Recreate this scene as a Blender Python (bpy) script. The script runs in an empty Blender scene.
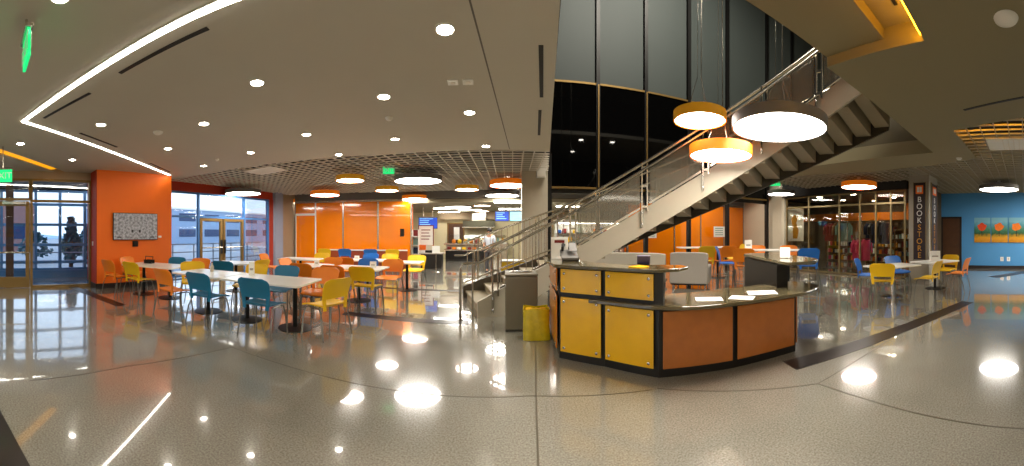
import bpy, bmesh, math, random
from math import sin, cos, pi, radians, atan2, sqrt, hypot
from mathutils import Vector, Matrix
random.seed(7)
scene = bpy.context.scene
COL = scene.collection

# ------------------------------------------------------------------ materials
def lin(c):
    out = []
    for v in c:
        v = v / 255.0
        out.append(v / 12.92 if v <= 0.04045 else ((v + 0.055) / 1.055) ** 2.4)
    return out

def M(name, rgb, rough=0.5, metal=0.0, spec=0.5, coat=0.0, var=0.06, scale=12.0, bump=0.0, bscale=60.0, coatr=0.08):
    m = bpy.data.materials.new(name); m.use_nodes = True
    nt = m.node_tree; b = nt.nodes['Principled BSDF']
    c = lin(rgb)
    tc = nt.nodes.new('ShaderNodeTexCoord')
    nz = nt.nodes.new('ShaderNodeTexNoise'); nz.inputs['Scale'].default_value = scale; nz.inputs['Detail'].default_value = 3
    nt.links.new(tc.outputs['Object'], nz.inputs['Vector'])
    mx = nt.nodes.new('ShaderNodeMix'); mx.data_type = 'RGBA'
    mx.inputs[6].default_value = [max(0, v * (1 - var)) for v in c] + [1]
    mx.inputs[7].default_value = [min(1, v * (1 + var)) for v in c] + [1]
    nt.links.new(nz.outputs['Fac'], mx.inputs[0])
    nt.links.new(mx.outputs[2], b.inputs['Base Color'])
    b.inputs['Roughness'].default_value = rough
    b.inputs['Metallic'].default_value = metal
    b.inputs['Specular IOR Level'].default_value = spec
    b.inputs['Coat Weight'].default_value = coat
    b.inputs['Coat Roughness'].default_value = coatr
    if bump:
        n2 = nt.nodes.new('ShaderNodeTexNoise'); n2.inputs['Scale'].default_value = bscale
        nt.links.new(tc.outputs['Object'], n2.inputs['Vector'])
        bp = nt.nodes.new('ShaderNodeBump'); bp.inputs['Strength'].default_value = bump; bp.inputs['Distance'].default_value = 0.01
        nt.links.new(n2.outputs['Fac'], bp.inputs['Height']); nt.links.new(bp.outputs['Normal'], b.inputs['Normal'])
    return m

def EM(name, rgb, strength):
    m = bpy.data.materials.new(name); m.use_nodes = True
    nt = m.node_tree; b = nt.nodes['Principled BSDF']
    c = lin(rgb)
    b.inputs['Base Color'].default_value = c + [1]
    b.inputs['Emission Color'].default_value = c + [1]
    b.inputs['Emission Strength'].default_value = strength
    return m

def GLASS(name, tint, gloss=0.12, rough=0.02, diff=0.0, dcol=(200, 200, 200)):
    m = bpy.data.materials.new(name); m.use_nodes = True
    nt = m.node_tree; nt.nodes.clear()
    out = nt.nodes.new('ShaderNodeOutputMaterial')
    tr = nt.nodes.new('ShaderNodeBsdfTransparent'); tr.inputs['Color'].default_value = lin(tint) + [1]
    gl = nt.nodes.new('ShaderNodeBsdfGlossy'); gl.inputs['Roughness'].default_value = rough
    fr = nt.nodes.new('ShaderNodeFresnel'); fr.inputs['IOR'].default_value = 1.45
    mm = nt.nodes.new('ShaderNodeMath'); mm.operation = 'MULTIPLY'; mm.inputs[1].default_value = gloss / 0.12
    nt.links.new(fr.outputs[0], mm.inputs[0])
    mix = nt.nodes.new('ShaderNodeMixShader')
    nt.links.new(mm.outputs[0], mix.inputs[0]); nt.links.new(tr.outputs[0], mix.inputs[1]); nt.links.new(gl.outputs[0], mix.inputs[2])
    last = mix
    if diff:
        df = nt.nodes.new('ShaderNodeBsdfDiffuse'); df.inputs['Color'].default_value = lin(dcol) + [1]
        mx = nt.nodes.new('ShaderNodeMixShader'); mx.inputs[0].default_value = diff
        nt.links.new(mix.outputs[0], mx.inputs[1]); nt.links.new(df.outputs[0], mx.inputs[2]); last = mx
    nt.links.new(last.outputs[0], out.inputs[0])
    return m

def floor_mat():
    m = bpy.data.materials.new('polished_concrete'); m.use_nodes = True
    nt = m.node_tree; b = nt.nodes['Principled BSDF']
    tc = nt.nodes.new('ShaderNodeTexCoord')
    def noise(s, d=4):
        n = nt.nodes.new('ShaderNodeTexNoise'); n.inputs['Scale'].default_value = s; n.inputs['Detail'].default_value = d
        nt.links.new(tc.outputs['Object'], n.inputs['Vector']); return n
    big, fine = noise(0.7), noise(70, 3)
    r1 = nt.nodes.new('ShaderNodeValToRGB')
    r1.color_ramp.elements[0].position = 0.3; r1.color_ramp.elements[0].color = lin((136, 133, 122)) + [1]
    r1.color_ramp.elements[1].position = 0.75; r1.color_ramp.elements[1].color = lin((160, 157, 147)) + [1]
    nt.links.new(big.outputs['Fac'], r1.inputs[0])
    r2 = nt.nodes.new('ShaderNodeValToRGB')
    r2.color_ramp.elements[0].position = 0.3; r2.color_ramp.elements[0].color = (0.62, 0.6, 0.56, 1)
    r2.color_ramp.elements[1].position = 0.7; r2.color_ramp.elements[1].color = (1.15, 1.15, 1.15, 1)
    nt.links.new(fine.outputs['Fac'], r2.inputs[0])
    mx = nt.nodes.new('ShaderNodeMix'); mx.data_type = 'RGBA'; mx.blend_type = 'MULTIPLY'; mx.inputs[0].default_value = 1
    nt.links.new(r1.outputs[0], mx.inputs[6]); nt.links.new(r2.outputs[0], mx.inputs[7])
    nt.links.new(mx.outputs[2], b.inputs['Base Color'])
    b.inputs['Roughness'].default_value = 0.16
    b.inputs['Specular IOR Level'].default_value = 0.6
    b.inputs['Coat Weight'].default_value = 1.0
    b.inputs['Coat Roughness'].default_value = 0.03
    b.inputs['Coat IOR'].default_value = 1.78
    return m

m_floor = floor_mat()
m_band = M('dark_terrazzo', (40, 30, 25), 0.3, spec=0.25, coat=0.12, var=0.3, scale=80)
m_joint = M('saw_joint', (84, 76, 62), 0.4)
m_ceil = M('ceiling_paint', (198, 193, 180), 0.75, var=0.03, scale=2)
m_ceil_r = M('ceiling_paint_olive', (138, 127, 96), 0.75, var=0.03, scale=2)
m_slot = M('black_slot', (14, 12, 10), 0.6)
m_orange_wall = M('orange_paint', (250, 116, 14), 0.55, var=0.04, scale=3)
m_red_wall = M('dark_orange_paint', (172, 48, 14), 0.6)
m_base = M('dark_baseboard', (32, 22, 18), 0.5)
m_blue_wall = M('blue_paint', (78, 148, 206), 0.6, var=0.03, scale=2)
m_cream = M('cream_paint', (228, 216, 176), 0.6)
m_taupe = M('taupe_paint', (172, 150, 122), 0.6)
m_bluegrey = M('blue_grey_paint', (150, 160, 182), 0.6)
m_beige = M('beige_paint', (186, 176, 156), 0.6)
m_dark = M('dark_plenum', (28, 27, 26), 0.9)
m_grid = M('lattice_metal', (232, 226, 214), 0.45, metal=0.0)
m_alu = M('blue_grey_aluminium', (74, 128, 192), 0.4, metal=0.2)
m_brass = M('bronze_aluminium', (140, 112, 62), 0.38, metal=0.6)
m_bronze = M('dark_bronze_aluminium', (134, 116, 78), 0.4, metal=0.5)
m_black = M('black_laminate', (22, 19, 17), 0.35)
m_blackmetal = M('black_metal', (26, 25, 24), 0.4, metal=0.5)
m_steel = M('brushed_steel', (196, 190, 178), 0.25, metal=1.0, var=0.1, scale=50)
m_chrome = M('chrome', (220, 220, 222), 0.1, metal=1.0)
m_leg = M('chair_leg_metal', (120, 118, 112), 0.3, metal=0.9)
m_stringer = M('stringer_paint', (184, 175, 155), 0.45, var=0.03)
m_tread = M('tread_steel', (150, 137, 110), 0.55)
m_fascia = M('brown_fascia', (92, 82, 58), 0.7)
m_outer = M('bronze_stringer', (70, 62, 48), 0.5)
m_white = M('white_laminate', (238, 236, 228), 0.3, coat=0.3, var=0.02)
m_paper = M('white_paper', (244, 242, 236), 0.7, var=0.02)
m_yellow = M('yellow_plastic', (240, 192, 8), 0.4, var=0.03)
m_orange = M('orange_plastic', (240, 132, 14), 0.4, var=0.03)
m_teal = M('teal_plastic', (18, 112, 152), 0.4, var=0.03)
m_bluep = M('blue_plastic', (24, 104, 190), 0.4, var=0.03)
m_oglass = M('orange_back_painted_glass', (246, 132, 6), 0.12, coat=1.0, var=0.1, scale=1.2, coatr=0.02)
m_ypanel = M('yellow_resin_panel', (250, 188, 0), 0.28, coat=0.5, var=0.16, scale=4)
m_opanel = M('amber_resin_panel', (214, 122, 14), 0.3, coat=0.5, var=0.14, scale=4)
m_copper = M('copper_veneer', (176, 102, 36), 0.35, coat=0.3, var=0.16, scale=9)
m_granite = M('dark_granite', (100, 90, 64), 0.12, coat=0.8, var=0.5, scale=140)
m_binm = M('grey_bin', (112, 106, 90), 0.5, var=0.05)
m_bag = M('yellow_bag', (206, 186, 26), 0.25, coat=0.5, var=0.3, scale=14, bump=0.6, bscale=9)
m_fabric = M('grey_fabric', (168, 160, 150), 0.9, var=0.1, scale=60, bump=0.2, bscale=200)
m_fabric2 = M('light_grey_fabric', (196, 186, 168), 0.9, var=0.1, scale=60, bump=0.2, bscale=200)
m_blackglass = M('black_spandrel_glass', (5, 5, 5), 0.03, spec=0.25, var=0.0)
m_frost = M('frosted_glass', (62, 68, 66), 0.55, spec=0.2, var=0.10, scale=0.6)
m_wood = M('brown_wood_door', (82, 50, 26), 0.5, var=0.25, scale=6)
m_screen = EM('blue_screen', (30, 70, 190), 0.35)
m_screen2 = EM('pale_screen', (150, 220, 240), 0.45)
m_green = EM('exit_green', (20, 215, 120), 0.5)
m_lens = EM('pendant_lens', (255, 249, 238), 9.5)
m_down = EM('downlight_lens', (255, 248, 232), 30.0)
m_stripm = EM('linear_lens', (255, 246, 230), 7.0)
m_cove = EM('amber_cove_lens', (255, 172, 10), 0.42)
m_led = EM('amber_led', (255, 176, 24), 14.0)
m_tube = EM('cool_tube', (255, 250, 236), 12.0)
m_shopfill = EM('shop_fill_lens', (255, 246, 226), 22.0)
def SH(name, rgb, e):
    m = M(name, rgb, 0.5); b = m.node_tree.nodes['Principled BSDF']
    b.inputs['Emission Color'].default_value = lin(rgb) + [1]; b.inputs['Emission Strength'].default_value = e
    return m
m_drum_g = M('grey_drum', (112, 108, 104), 0.5)
m_drum_o = SH('orange_drum', (236, 122, 10), 0.12)
m_drum_a = SH('amber_drum', (206, 146, 20), 0.07)
m_clear = GLASS('clear_glass', (250, 252, 254), 0.07)
m_shop = GLASS('shop_glass', (250, 248, 240), 0.10)
m_rail = GLASS('railing_glass', (214, 212, 204), 0.16, 0.06, diff=0.20, dcol=(206, 198, 178))
m_skin = M('skin', (196, 142, 112), 0.6)
m_hair = M('dark_hair', (24, 18, 16), 0.6)
m_shirt = M('pale_shirt', (206, 214, 226), 0.8)
m_trouser = M('grey_trousers', (72, 70, 74), 0.8)
m_grass = M('lawn', (96, 120, 84), 0.9, var=0.3, scale=1)
m_asph = M('pavement', (150, 158, 170), 0.9, var=0.1, scale=1)
m_bldg = M('pale_precast', (150, 172, 200), 0.8)
m_win = M('dark_window_band', (44, 66, 104), 0.2)
m_leaf = M('tree_leaf', (58, 98, 110), 0.8, var=0.4, scale=4)
m_bark = M('bark', (60, 50, 44), 0.9)
m_pink = M('pink_cloth', (226, 66, 116), 0.8)
m_red = M('maroon_cloth', (126, 34, 30), 0.8)
m_navy = M('navy_cloth', (28, 34, 58), 0.8)
m_teald = M('teal_cloth', (120, 150, 140), 0.8)
m_gold = M('gold_ink', (214, 150, 24), 0.5)
m_ink = M('white_ink', (226, 224, 216), 0.5)
m_signm = M('maroon_sign', (38, 16, 14), 0.4)
m_shelf = M('shelf_wood', (120, 84, 46), 0.6)
CLOTHC = [m_red, m_navy, m_pink, m_teald, m_black, m_shelf]

# ------------------------------------------------------------------ mesh builder
class MB:
    def __init__(s): s.bm = bmesh.new()
    def _add(s, vs, fs):
        v = [s.bm.verts.new(p) for p in vs]
        for f in fs:
            try: s.bm.faces.new([v[i] for i in f])
            except ValueError: pass
        return v
    def box(s, x0, y0, z0, x1, y1, z1):
        x0, x1 = sorted((x0, x1)); y0, y1 = sorted((y0, y1)); z0, z1 = sorted((z0, z1))
        s._add([(x0,y0,z0),(x1,y0,z0),(x1,y1,z0),(x0,y1,z0),(x0,y0,z1),(x1,y0,z1),(x1,y1,z1),(x0,y1,z1)],
               [(3,2,1,0),(4,5,6,7),(0,1,5,4),(1,2,6,5),(2,3,7,6),(3,0,4,7)])
        return s
    def slab(s, a, b, z0, z1, t, off=0.0):
        """upright slab from plan point a to b, thickness t, centred at off to the left of a->b"""
        a, b = Vector(a), Vector(b); d = (b - a).normalized(); n = Vector((-d.y, d.x))
        p = [a + n*(off-t/2), b + n*(off-t/2), b + n*(off+t/2), a + n*(off+t/2)]
        return s.prism(p, z0, z1)
    def prism(s, poly, z0, z1):
        poly = [(p[0], p[1]) for p in poly]
        ar = sum(poly[i][0]*poly[(i+1) % len(poly)][1] - poly[(i+1) % len(poly)][0]*poly[i][1] for i in range(len(poly)))
        if ar < 0: poly = poly[::-1]
        n = len(poly)
        s._add([(x, y, z0) for x, y in poly] + [(x, y, z1) for x, y in poly],
               [tuple(range(n))[::-1], tuple(range(n, 2*n))] + [(i, (i+1) % n, n+(i+1) % n, n+i) for i in range(n)])
        return s
    def cyl(s, x, y, z0, z1, r0, r1=None, n=20):
        r1 = r0 if r1 is None else r1
        return s.lathe([(0, z0), (r0, z0), (r1, z1), (0, z1)], n, (x, y))
    def lathe(s, prof, n=24, c=(0, 0)):
        rings = []
        for r, z in prof:
            if r < 1e-6: rings.append([s.bm.verts.new((c[0], c[1], z))])
            else: rings.append([s.bm.verts.new((c[0]+r*cos(2*pi*i/n), c[1]+r*sin(2*pi*i/n), z)) for i in range(n)])
        for a, b in zip(rings, rings[1:]):
            for i in range(n):
                j = (i+1) % n
                if len(a) == 1 and len(b) == 1: continue
                if len(a) == 1: s.bm.faces.new((a[0], b[j], b[i]))
                elif len(b) == 1: s.bm.faces.new((a[i], a[j], b[0]))
                else: s.bm.faces.new((a[i], a[j], b[j], b[i]))
        return s
    def tube(s, pts, r, n=8, closed=False):
        pts = [Vector(p) for p in pts]; rings = []
        rr = r if isinstance(r, (list, tuple)) else [r]*len(pts)
        for i, p in enumerate(pts):
            d = (pts[min(i+1, len(pts)-1)] - pts[max(i-1, 0)]).normalized()
            up = Vector((0, 0, 1)) if abs(d.z) < 0.95 else Vector((0, 1, 0))
            a = d.cross(up).normalized(); b = a.cross(d).normalized()
            rings.append([s.bm.verts.new(p + rr[i]*(a*cos(2*pi*k/n) + b*sin(2*pi*k/n))) for k in range(n)])
        for A, B in zip(rings, rings[1:]):
            for k in range(n): s.bm.faces.new((A[k], A[(k+1) % n], B[(k+1) % n], B[k]))
        s.bm.faces.new(rings[0][::-1]); s.bm.faces.new(rings[-1])
        return s
    def shell(s, fn, nu, nv, t):
        """two-sided thick grid; fn(u,v)->Vector, thickness along fn normal"""
        P = [[Vector(fn(i/nu, j/nv)) for j in range(nv+1)] for i in range(nu+1)]
        def nrm(i, j):
            a = P[min(i+1, nu)][j] - P[max(i-1, 0)][j]; b = P[i][min(j+1, nv)] - P[i][max(j-1, 0)]
            n = a.cross(b); return n.normalized() if n.length > 1e-9 else Vector((0, 0, 1))
        A = [[s.bm.verts.new(P[i][j] + nrm(i, j)*t/2) for j in range(nv+1)] for i in range(nu+1)]
        B = [[s.bm.verts.new(P[i][j] - nrm(i, j)*t/2) for j in range(nv+1)] for i in range(nu+1)]
        for i in range(nu):
            for j in range(nv):
                s.bm.faces.new((A[i][j], A[i+1][j], A[i+1][j+1], A[i][j+1]))
                s.bm.faces.new((B[i][j+1], B[i+1][j+1], B[i+1][j], B[i][j]))
        for i in range(nu):
            s.bm.faces.new((A[i+1][0], A[i][0], B[i][0], B[i+1][0])); s.bm.faces.new((A[i][nv], A[i+1][nv], B[i+1][nv], B[i][nv]))
        for j in range(nv):
            s.bm.faces.new((A[0][j], A[0][j+1], B[0][j+1], B[0][j])); s.bm.faces.new((A[nu][j+1], A[nu][j], B[nu][j], B[nu][j+1]))
        return s
    def ball(s, c, r, n=10, sq=(1, 1, 1)):
        rings = []
        for i in range(n+1):
            t = pi*i/n
            if i in (0, n): rings.append([s.bm.verts.new((c[0], c[1], c[2]+r*sq[2]*cos(t)))])
            else: rings.append([s.bm.verts.new((c[0]+r*sq[0]*sin(t)*cos(2*pi*k/(n+2)), c[1]+r*sq[1]*sin(t)*sin(2*pi*k/(n+2)), c[2]+r*sq[2]*cos(t))) for k in range(n+2)])
        for a, b in zip(rings, rings[1:]):
            for k in range(n+2):
                j = (k+1) % (n+2)
                if len(a) == 1: s.bm.faces.new((a[0], b[k], b[j]))
                elif len(b) == 1: s.bm.faces.new((a[j], a[k], b[0]))
                else: s.bm.faces.new((a[k], b[k], b[j], a[j]))
        return s
    def xf(s, mat):
        s.bm.transform(mat); return s
    def build(s, name, mat, parent=None, smooth=False, bevel=0.0, loc=None, rz=0.0):
        bmesh.ops.recalc_face_normals(s.bm, faces=s.bm.faces)
        me = bpy.data.meshes.new(name); s.bm.to_mesh(me); s.bm.free()
        if smooth:
            for p in me.polygons: p.use_smooth = True
        me.materials.append(mat)
        o = bpy.data.objects.new(name, me); COL.objects.link(o)
        if parent is not None: o.parent = parent
        if loc is not None: o.location = loc
        if rz: o.rotation_euler = (0, 0, rz)
        if bevel:
            b = o.modifiers.new('edge', 'BEVEL'); b.width = bevel; b.segments = 2; b.limit_method = 'ANGLE'; b.angle_limit = radians(40)
        if smooth and hasattr(me, 'set_sharp_from_angle'): me.set_sharp_from_angle(angle=radians(40))
        return o

def tag(o, label, cat, group=None, kind=None):
    o['label'] = label; o['category'] = cat
    if group: o['group'] = group
    if kind: o['kind'] = kind
    return o
def thing(name, label, cat, loc=(0, 0, 0), rz=0.0, group=None, kind=None):
    o = bpy.data.objects.new(name, None); COL.objects.link(o); o.empty_display_size = 0.1
    o.location = loc; o.rotation_euler = (0, 0, rz)
    return tag(o, label, cat, group, kind)
def struct(o, label=None, cat=None):
    o['kind'] = 'structure'
    if label: o['label'] = label; o['category'] = cat
    return o
def kids(o): return [c for c in o.children]
def dup(root, loc, rz, label, group=None):
    r = root.copy(); COL.objects.link(r); r.location = loc; r.rotation_euler = (0, 0, rz); r['label'] = label
    if group: r['group'] = group
    for ch in kids(root):
        c = ch.copy(); COL.objects.link(c); c.parent = r
        for g in kids(ch):
            d = g.copy(); COL.objects.link(d); d.parent = c
    return r
def text(body, size, mat, parent, mtx, name='lettering', extrude=0.004, spacing=1.0):
    cu = bpy.data.curves.new(name, 'FONT'); cu.body = body; cu.size = size; cu.extrude = extrude
    cu.align_x = 'CENTER'; cu.align_y = 'CENTER'; cu.space_line = spacing
    cu.materials.append(mat)
    tmp = bpy.data.objects.new(name, cu); COL.objects.link(tmp)
    bpy.context.view_layer.update()
    me = bpy.data.meshes.new_from_object(tmp.evaluated_get(bpy.context.evaluated_depsgraph_get()))
    bpy.data.objects.remove(tmp); bpy.data.curves.remove(cu)
    me.name = name
    o = bpy.data.objects.new(name, me); COL.objects.link(o)
    if not me.materials: me.materials.append(mat)
    if parent is not None: o.parent = parent
    o.matrix_local = mtx
    return o

# ------------------------------------------------------------------ survey of the photograph (real metres, eye at 1.5 m)
F = 1024 / pi; EYE = 1.5; HZ = 233.0; CZ = 3.2
def ray(px): t = (px - 512) / F; return sin(t), cos(t)
def at(px, r): a, b = ray(px); return a*r, b*r
def lvl(px, py, z):
    return at(px, F*(z-EYE)/(HZ-py))
def face(a): # heading vector -> rotation that turns +Y to it
    return atan2(-a[0], a[1])

# ------------------------------------------------------------------ camera
cd = bpy.data.cameras.new('camera'); cam = bpy.data.objects.new('camera', cd); COL.objects.link(cam)
cam.location = (0, 0, EYE); cam.rotation_euler = (pi/2, 0, 0)
cd.type = 'PANO'; cd.panorama_type = 'CENTRAL_CYLINDRICAL'
cd.central_cylindrical_range_u_min = -pi/2; cd.central_cylindrical_range_u_max = pi/2
cd.central_cylindrical_range_v_min = -HZ/F; cd.central_cylindrical_range_v_max = HZ/F
cd.central_cylindrical_radius = 1.0
cd.clip_start = 0.05; cd.clip_end = 400
scene.camera = cam

# ------------------------------------------------------------------ floor
struct(MB().box(-13, -5, -0.1, 16, 22, 0).build('floor', m_floor), 'polished speckled concrete floor with dark terrazzo bands', 'floor')
def band(name, pts, w, mat, z=0.003):
    b = MB()
    for p, q in zip(pts, pts[1:]):
        b.slab(p, q, 0.0, z, w)
    return struct(b.build(name, mat))
band('trim_1', [(-3.0, 5.32), (-1.6, 5.36), (-0.72, 5.42)], 0.24, m_band)
band('trim_2', [(-4.6, 8.2), (-1.0, 8.35), (3.0, 8.4)], 0.2, m_band)
band('trim_3', [(2.77, 2.43), (7.0, 1.22)], 0.28, m_band)
band('trim_4', [(-8.85, 2.0), (-6.25, 2.45)], 0.24, m_band)
band('trim_5', [(-4.2, -0.858), (-0.7, 0.152)], 0.85, m_band)
band('trim_6', [(11.0, 1.05), (13.3, -0.6)], 0.45, m_band)
band('trim_7', [(-3.3, 0.3), (-3.4, 1.4), (-3.25, 2.8)], 0.014, m_joint, 0.002)
band('trim_8', [(-3.25, 2.8), (-1.56, 2.88), (0.18, 3.0), (1.3, 2.84)], 0.014, m_joint, 0.002)
band('trim_9', [(0.12, 1.2), (0.22, 3.0), (0.36, 4.9)], 0.014, m_joint, 0.002)
band('trim_10', [(1.36, 2.84), (2.62, 1.92), (2.6, 1.3), (2.42, -1)], 0.014, m_joint, 0.002)
band('trim_11', [(2.62, 1.92), (4.6, 1.83)], 0.012, m_joint, 0.002)

# ------------------------------------------------------------------ ceilings
LEDGE = [(-0.05, -5), (0.35, 2.35), (0.78, 6.63)]
b = MB().prism([(-7.45, 0.67), (-8.95, 1.85), (-8.95, 5.3), (-6.2, 5.75), (-2.4, 6.6), (0.78, 6.72), (0.35, 2.35), (0.1, -5), (-0.3, -5)], CZ, 3.5)
struct(b.build('ceiling', m_ceil), 'brown beige plaster ceiling on the left with recessed lights', 'ceiling')
b = MB().prism([(-7.45, 0.67), (-0.3, -5), (-13, -5), (-13, 5.3), (-8.95, 5.3), (-8.95, 1.85)], CZ + 0.35, 3.75)
struct(b.build('ceiling_entrance', m_ceil))
struct(MB().box(0.4, -5, 7.2, 14.5, 1.9, 7.4).build('ceiling_upper', m_ceil))  # unseen ceiling added to carry the downlights over the stair head
for i, (x, y, lab) in enumerate(((2.2, 0.9, 'nearest the left ceiling edge'), (4.2, 0.9, 'middle one over the stair head'), (6.2, 0.9, 'right one over the stair head'), (4.2, -2.0, 'rear one'))):
    t = thing('downlight', 'round unseen downlight added above the stair landing, ' + lab, 'light', (x, y, 7.2))  # hidden by the slab, added to brighten the top of the stair
    MB().lathe([(0, -0.006), (0.14, -0.006), (0.14, -0.001), (0, -0.001)], 24).build('lens', EM('stair_fill_lens', (255, 248, 232), 45.0), t)
    MB().lathe([(0.142, -0.002), (0.15, -0.010), (0.165, -0.008), (0.17, 0.0), (0.142, 0.0)], 24).build('trim', m_white, t)
# entrance soffit beyond the cove, and the amber cove light in the slot between the two
s0, s1 = Vector((-6.2, -0.32)), Vector((-8.75, 1.68)); sd = (s1-s0).normalized(); sn = Vector((-sd.y, sd.x))
def off(p, d): return (p.x + sn.x*d, p.y + sn.y*d)
struct(MB().prism([off(s0, 0.23), off(s1 + sd*0.25, 0.23), (-8.95, -5), (-5.0, -5), off(s0 - sd*3.3, 0.23)], CZ, 3.4).build('ceiling_soffit', m_ceil))
t = thing('cove_light', 'amber glowing cove strip in the ceiling above the entrance doors', 'light')
MB().slab(s0 - sd*2, s1 - sd*0.2, CZ+0.02, CZ+0.05, 0.225, 0.115).build('lens', m_cove, t)
MB().slab(s0 - sd*2, s1 - sd*0.2, CZ+0.05, CZ+0.10, 0.225, 0.115).build('housing', m_black, t)

# right hand plaster ceiling: along the stair opening, and the strip beside the opening
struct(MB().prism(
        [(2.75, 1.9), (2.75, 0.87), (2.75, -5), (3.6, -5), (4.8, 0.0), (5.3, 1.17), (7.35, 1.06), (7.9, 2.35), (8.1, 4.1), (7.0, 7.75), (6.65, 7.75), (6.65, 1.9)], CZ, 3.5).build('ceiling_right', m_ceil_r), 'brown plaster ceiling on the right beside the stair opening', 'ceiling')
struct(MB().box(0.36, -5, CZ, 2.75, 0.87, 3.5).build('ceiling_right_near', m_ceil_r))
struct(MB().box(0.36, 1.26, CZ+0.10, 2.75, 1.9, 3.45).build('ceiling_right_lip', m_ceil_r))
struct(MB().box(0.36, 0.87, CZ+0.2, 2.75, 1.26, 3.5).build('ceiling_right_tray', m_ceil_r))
t = thing('cove_light', 'amber cove strip hidden in the ceiling tray near the stair top', 'light')
MB().box(0.6, 0.885, CZ+0.04, 2.72, 0.90, CZ+0.07).build('lens', m_led, t)
MB().box(0.6, 0.872, CZ+0.03, 2.72, 0.885, CZ+0.10).build('housing', m_ceil, t)
MB().box(2.10, 1.02, CZ+0.19, 2.5, 1.05, CZ+0.199).build('diffuser_slot', m_slot, t)
# upper floor slab edges (around the opening) and what closes the building above
struct(MB().box(6.7, -5, 3.52, 14.5, 7.7, 4.2).build('ceiling_slab_right', m_tread))
struct(MB().box(6.65, 1.9, 3.5, 6.7, 7.75, 4.2).build('trim_12', m_fascia))
struct(MB().box(0.4, -5, 3.5, 6.65, 1.85, 4.2).build('ceiling_slab_near', m_dark))
struct(MB().prism([(-13.2, -5), (0.0, -5), (0.40, 2.35), (1.15, 10.4), (1.15, 22), (-13.2, 22)], 3.75, 4.2).build('ceiling_slab_left', m_dark))
struct(MB().box(0.4, 10.4, 3.75, 16, 22, 4.2).build('ceiling_slab_back', m_dark))
struct(MB().box(10.1, 7.7, 3.75, 16, 10.4, 4.2).build('ceiling_slab_corner', m_dark))
struct(MB().box(-13.2, -5.2, 12.2, 16.2, 22, 12.4).build('ceiling_atrium', m_dark))
struct(MB().box(-2.0, -5, 4.2, -1.8, 10.4, 12.2).build('wall_upper_left', m_dark))
struct(MB().box(-13.2, -5.2, 0, 16.2, -5, 4.2).build('wall_rear', m_beige))
struct(MB().box(-13.2, -5.2, 4.2, 16.2, -5, 12.4).build('wall_rear_upper', m_dark))
struct(MB().box(16, -5, 0, 16.2, 22, 12.4).build('wall_outer_right', m_beige))
struct(MB().box(-13.2, 21.8, 0, 16.2, 22, 12.4).build('wall_outer_back', m_beige))

# open-cell lattice ceilings
def clip(poly, a, b):
    hits = []
    for i in range(len(poly)):
        p, q = poly[i], poly[(i+1) % len(poly)]
        den = (b[0]-a[0])*(q[1]-p[1]) - (b[1]-a[1])*(q[0]-p[0])
        if abs(den) < 1e-9: continue
        s_ = ((p[0]-a[0])*(q[1]-p[1]) - (p[1]-a[1])*(q[0]-p[0]))/den
        u_ = ((p[0]-a[0])*(b[1]-a[1]) - (p[1]-a[1])*(b[0]-a[0]))/den
        if 0 <= u_ < 1: hits.append(s_)
    hits.sort(); return [(hits[i], hits[i+1]) for i in range(0, len(hits)-1, 2)]
def lattice(name, poly, z, step=0.23, h=0.030, t=0.017, mat=None):
    m = MB()
    xs = [p[0] for p in poly]; ys = [p[1] for p in poly]
    x = min(xs)+step/2
    while x < max(xs):
        a, b_ = (x, min(ys)-1), (x, max(ys)+1)
        for s_, e_ in clip(poly, a, b_):
            y0 = a[1]+s_*(b_[1]-a[1]); y1 = a[1]+e_*(b_[1]-a[1]); m.box(x-t/2, y0, z, x+t/2, y1, z+h)
        x += step
    y = min(ys)+step/2
    while y < max(ys):
        a, b_ = (min(xs)-1, y), (max(xs)+1, y)
        for s_, e_ in clip(poly, a, b_):
            x0 = a[0]+s_*(b_[0]-a[0]); x1 = a[0]+e_*(b_[0]-a[0]); m.box(x0, y-t/2, z+0.002, x1, y+t/2, z+h-0.002)
        y += step
    return m.build(name, mat or m_grid)
GL = [(-9.3, 5.3), (-8.95, 5.3), (-6.2, 5.75), (-2.4, 6.6), (0.78, 6.72), (1.12, 10.2), (1.0, 12.9), (-4.2, 12.9), (-9.3, 11.4)]
struct(lattice('ceiling_lattice_left', GL, CZ), 'open cell metal lattice ceiling over the dining tables', 'ceiling')
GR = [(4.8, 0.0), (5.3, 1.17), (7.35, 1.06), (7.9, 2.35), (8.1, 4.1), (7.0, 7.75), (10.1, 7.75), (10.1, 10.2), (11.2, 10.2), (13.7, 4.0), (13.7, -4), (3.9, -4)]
struct(lattice('ceiling_lattice_right', GR, CZ, mat=M('lattice_metal_shaded', (168, 160, 142), 0.5)), 'open cell metal lattice ceiling towards the blue wall', 'ceiling')  # same lattice metal, shade put into its colour
t = thing('cove_light', 'amber cove strip above the edge of the right lattice ceiling', 'light')
MB().slab((5.36, 1.12), (4.75, -0.4), CZ+0.14, CZ+0.17, 0.02).build('lens', m_led, t)
MB().slab((5.34, 1.13), (4.73, -0.39), CZ+0.12, CZ+0.19, 0.02).build('housing', m_ceil, t)
def panel_light(label, x, y, rz, w=0.6, d=0.6):
    t = thing('ceiling_panel', label, 'ceiling panel', (x, y, CZ-0.012), rz)
    MB().box(-w/2, -d/2, 0, w/2, d/2, 0.01).build('panel', m_paper, t)
    f = MB()
    for k in range(-2, 3): f.box(-w/2+0.04, k*0.1-0.008, -0.006, w/2-0.04, k*0.1+0.008, 0)
    f.build('louvre', m_grid, t)
x, y = lvl(266, 170.5, CZ); panel_light('white square panel set in the lattice ceiling near the windows', x, y, 0, 1.0, 0.7)
x, y = lvl(1014, 144, CZ); panel_light('white panel in the lattice ceiling above the blue wall', x, y, 0, 0.8, 1.0)

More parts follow.
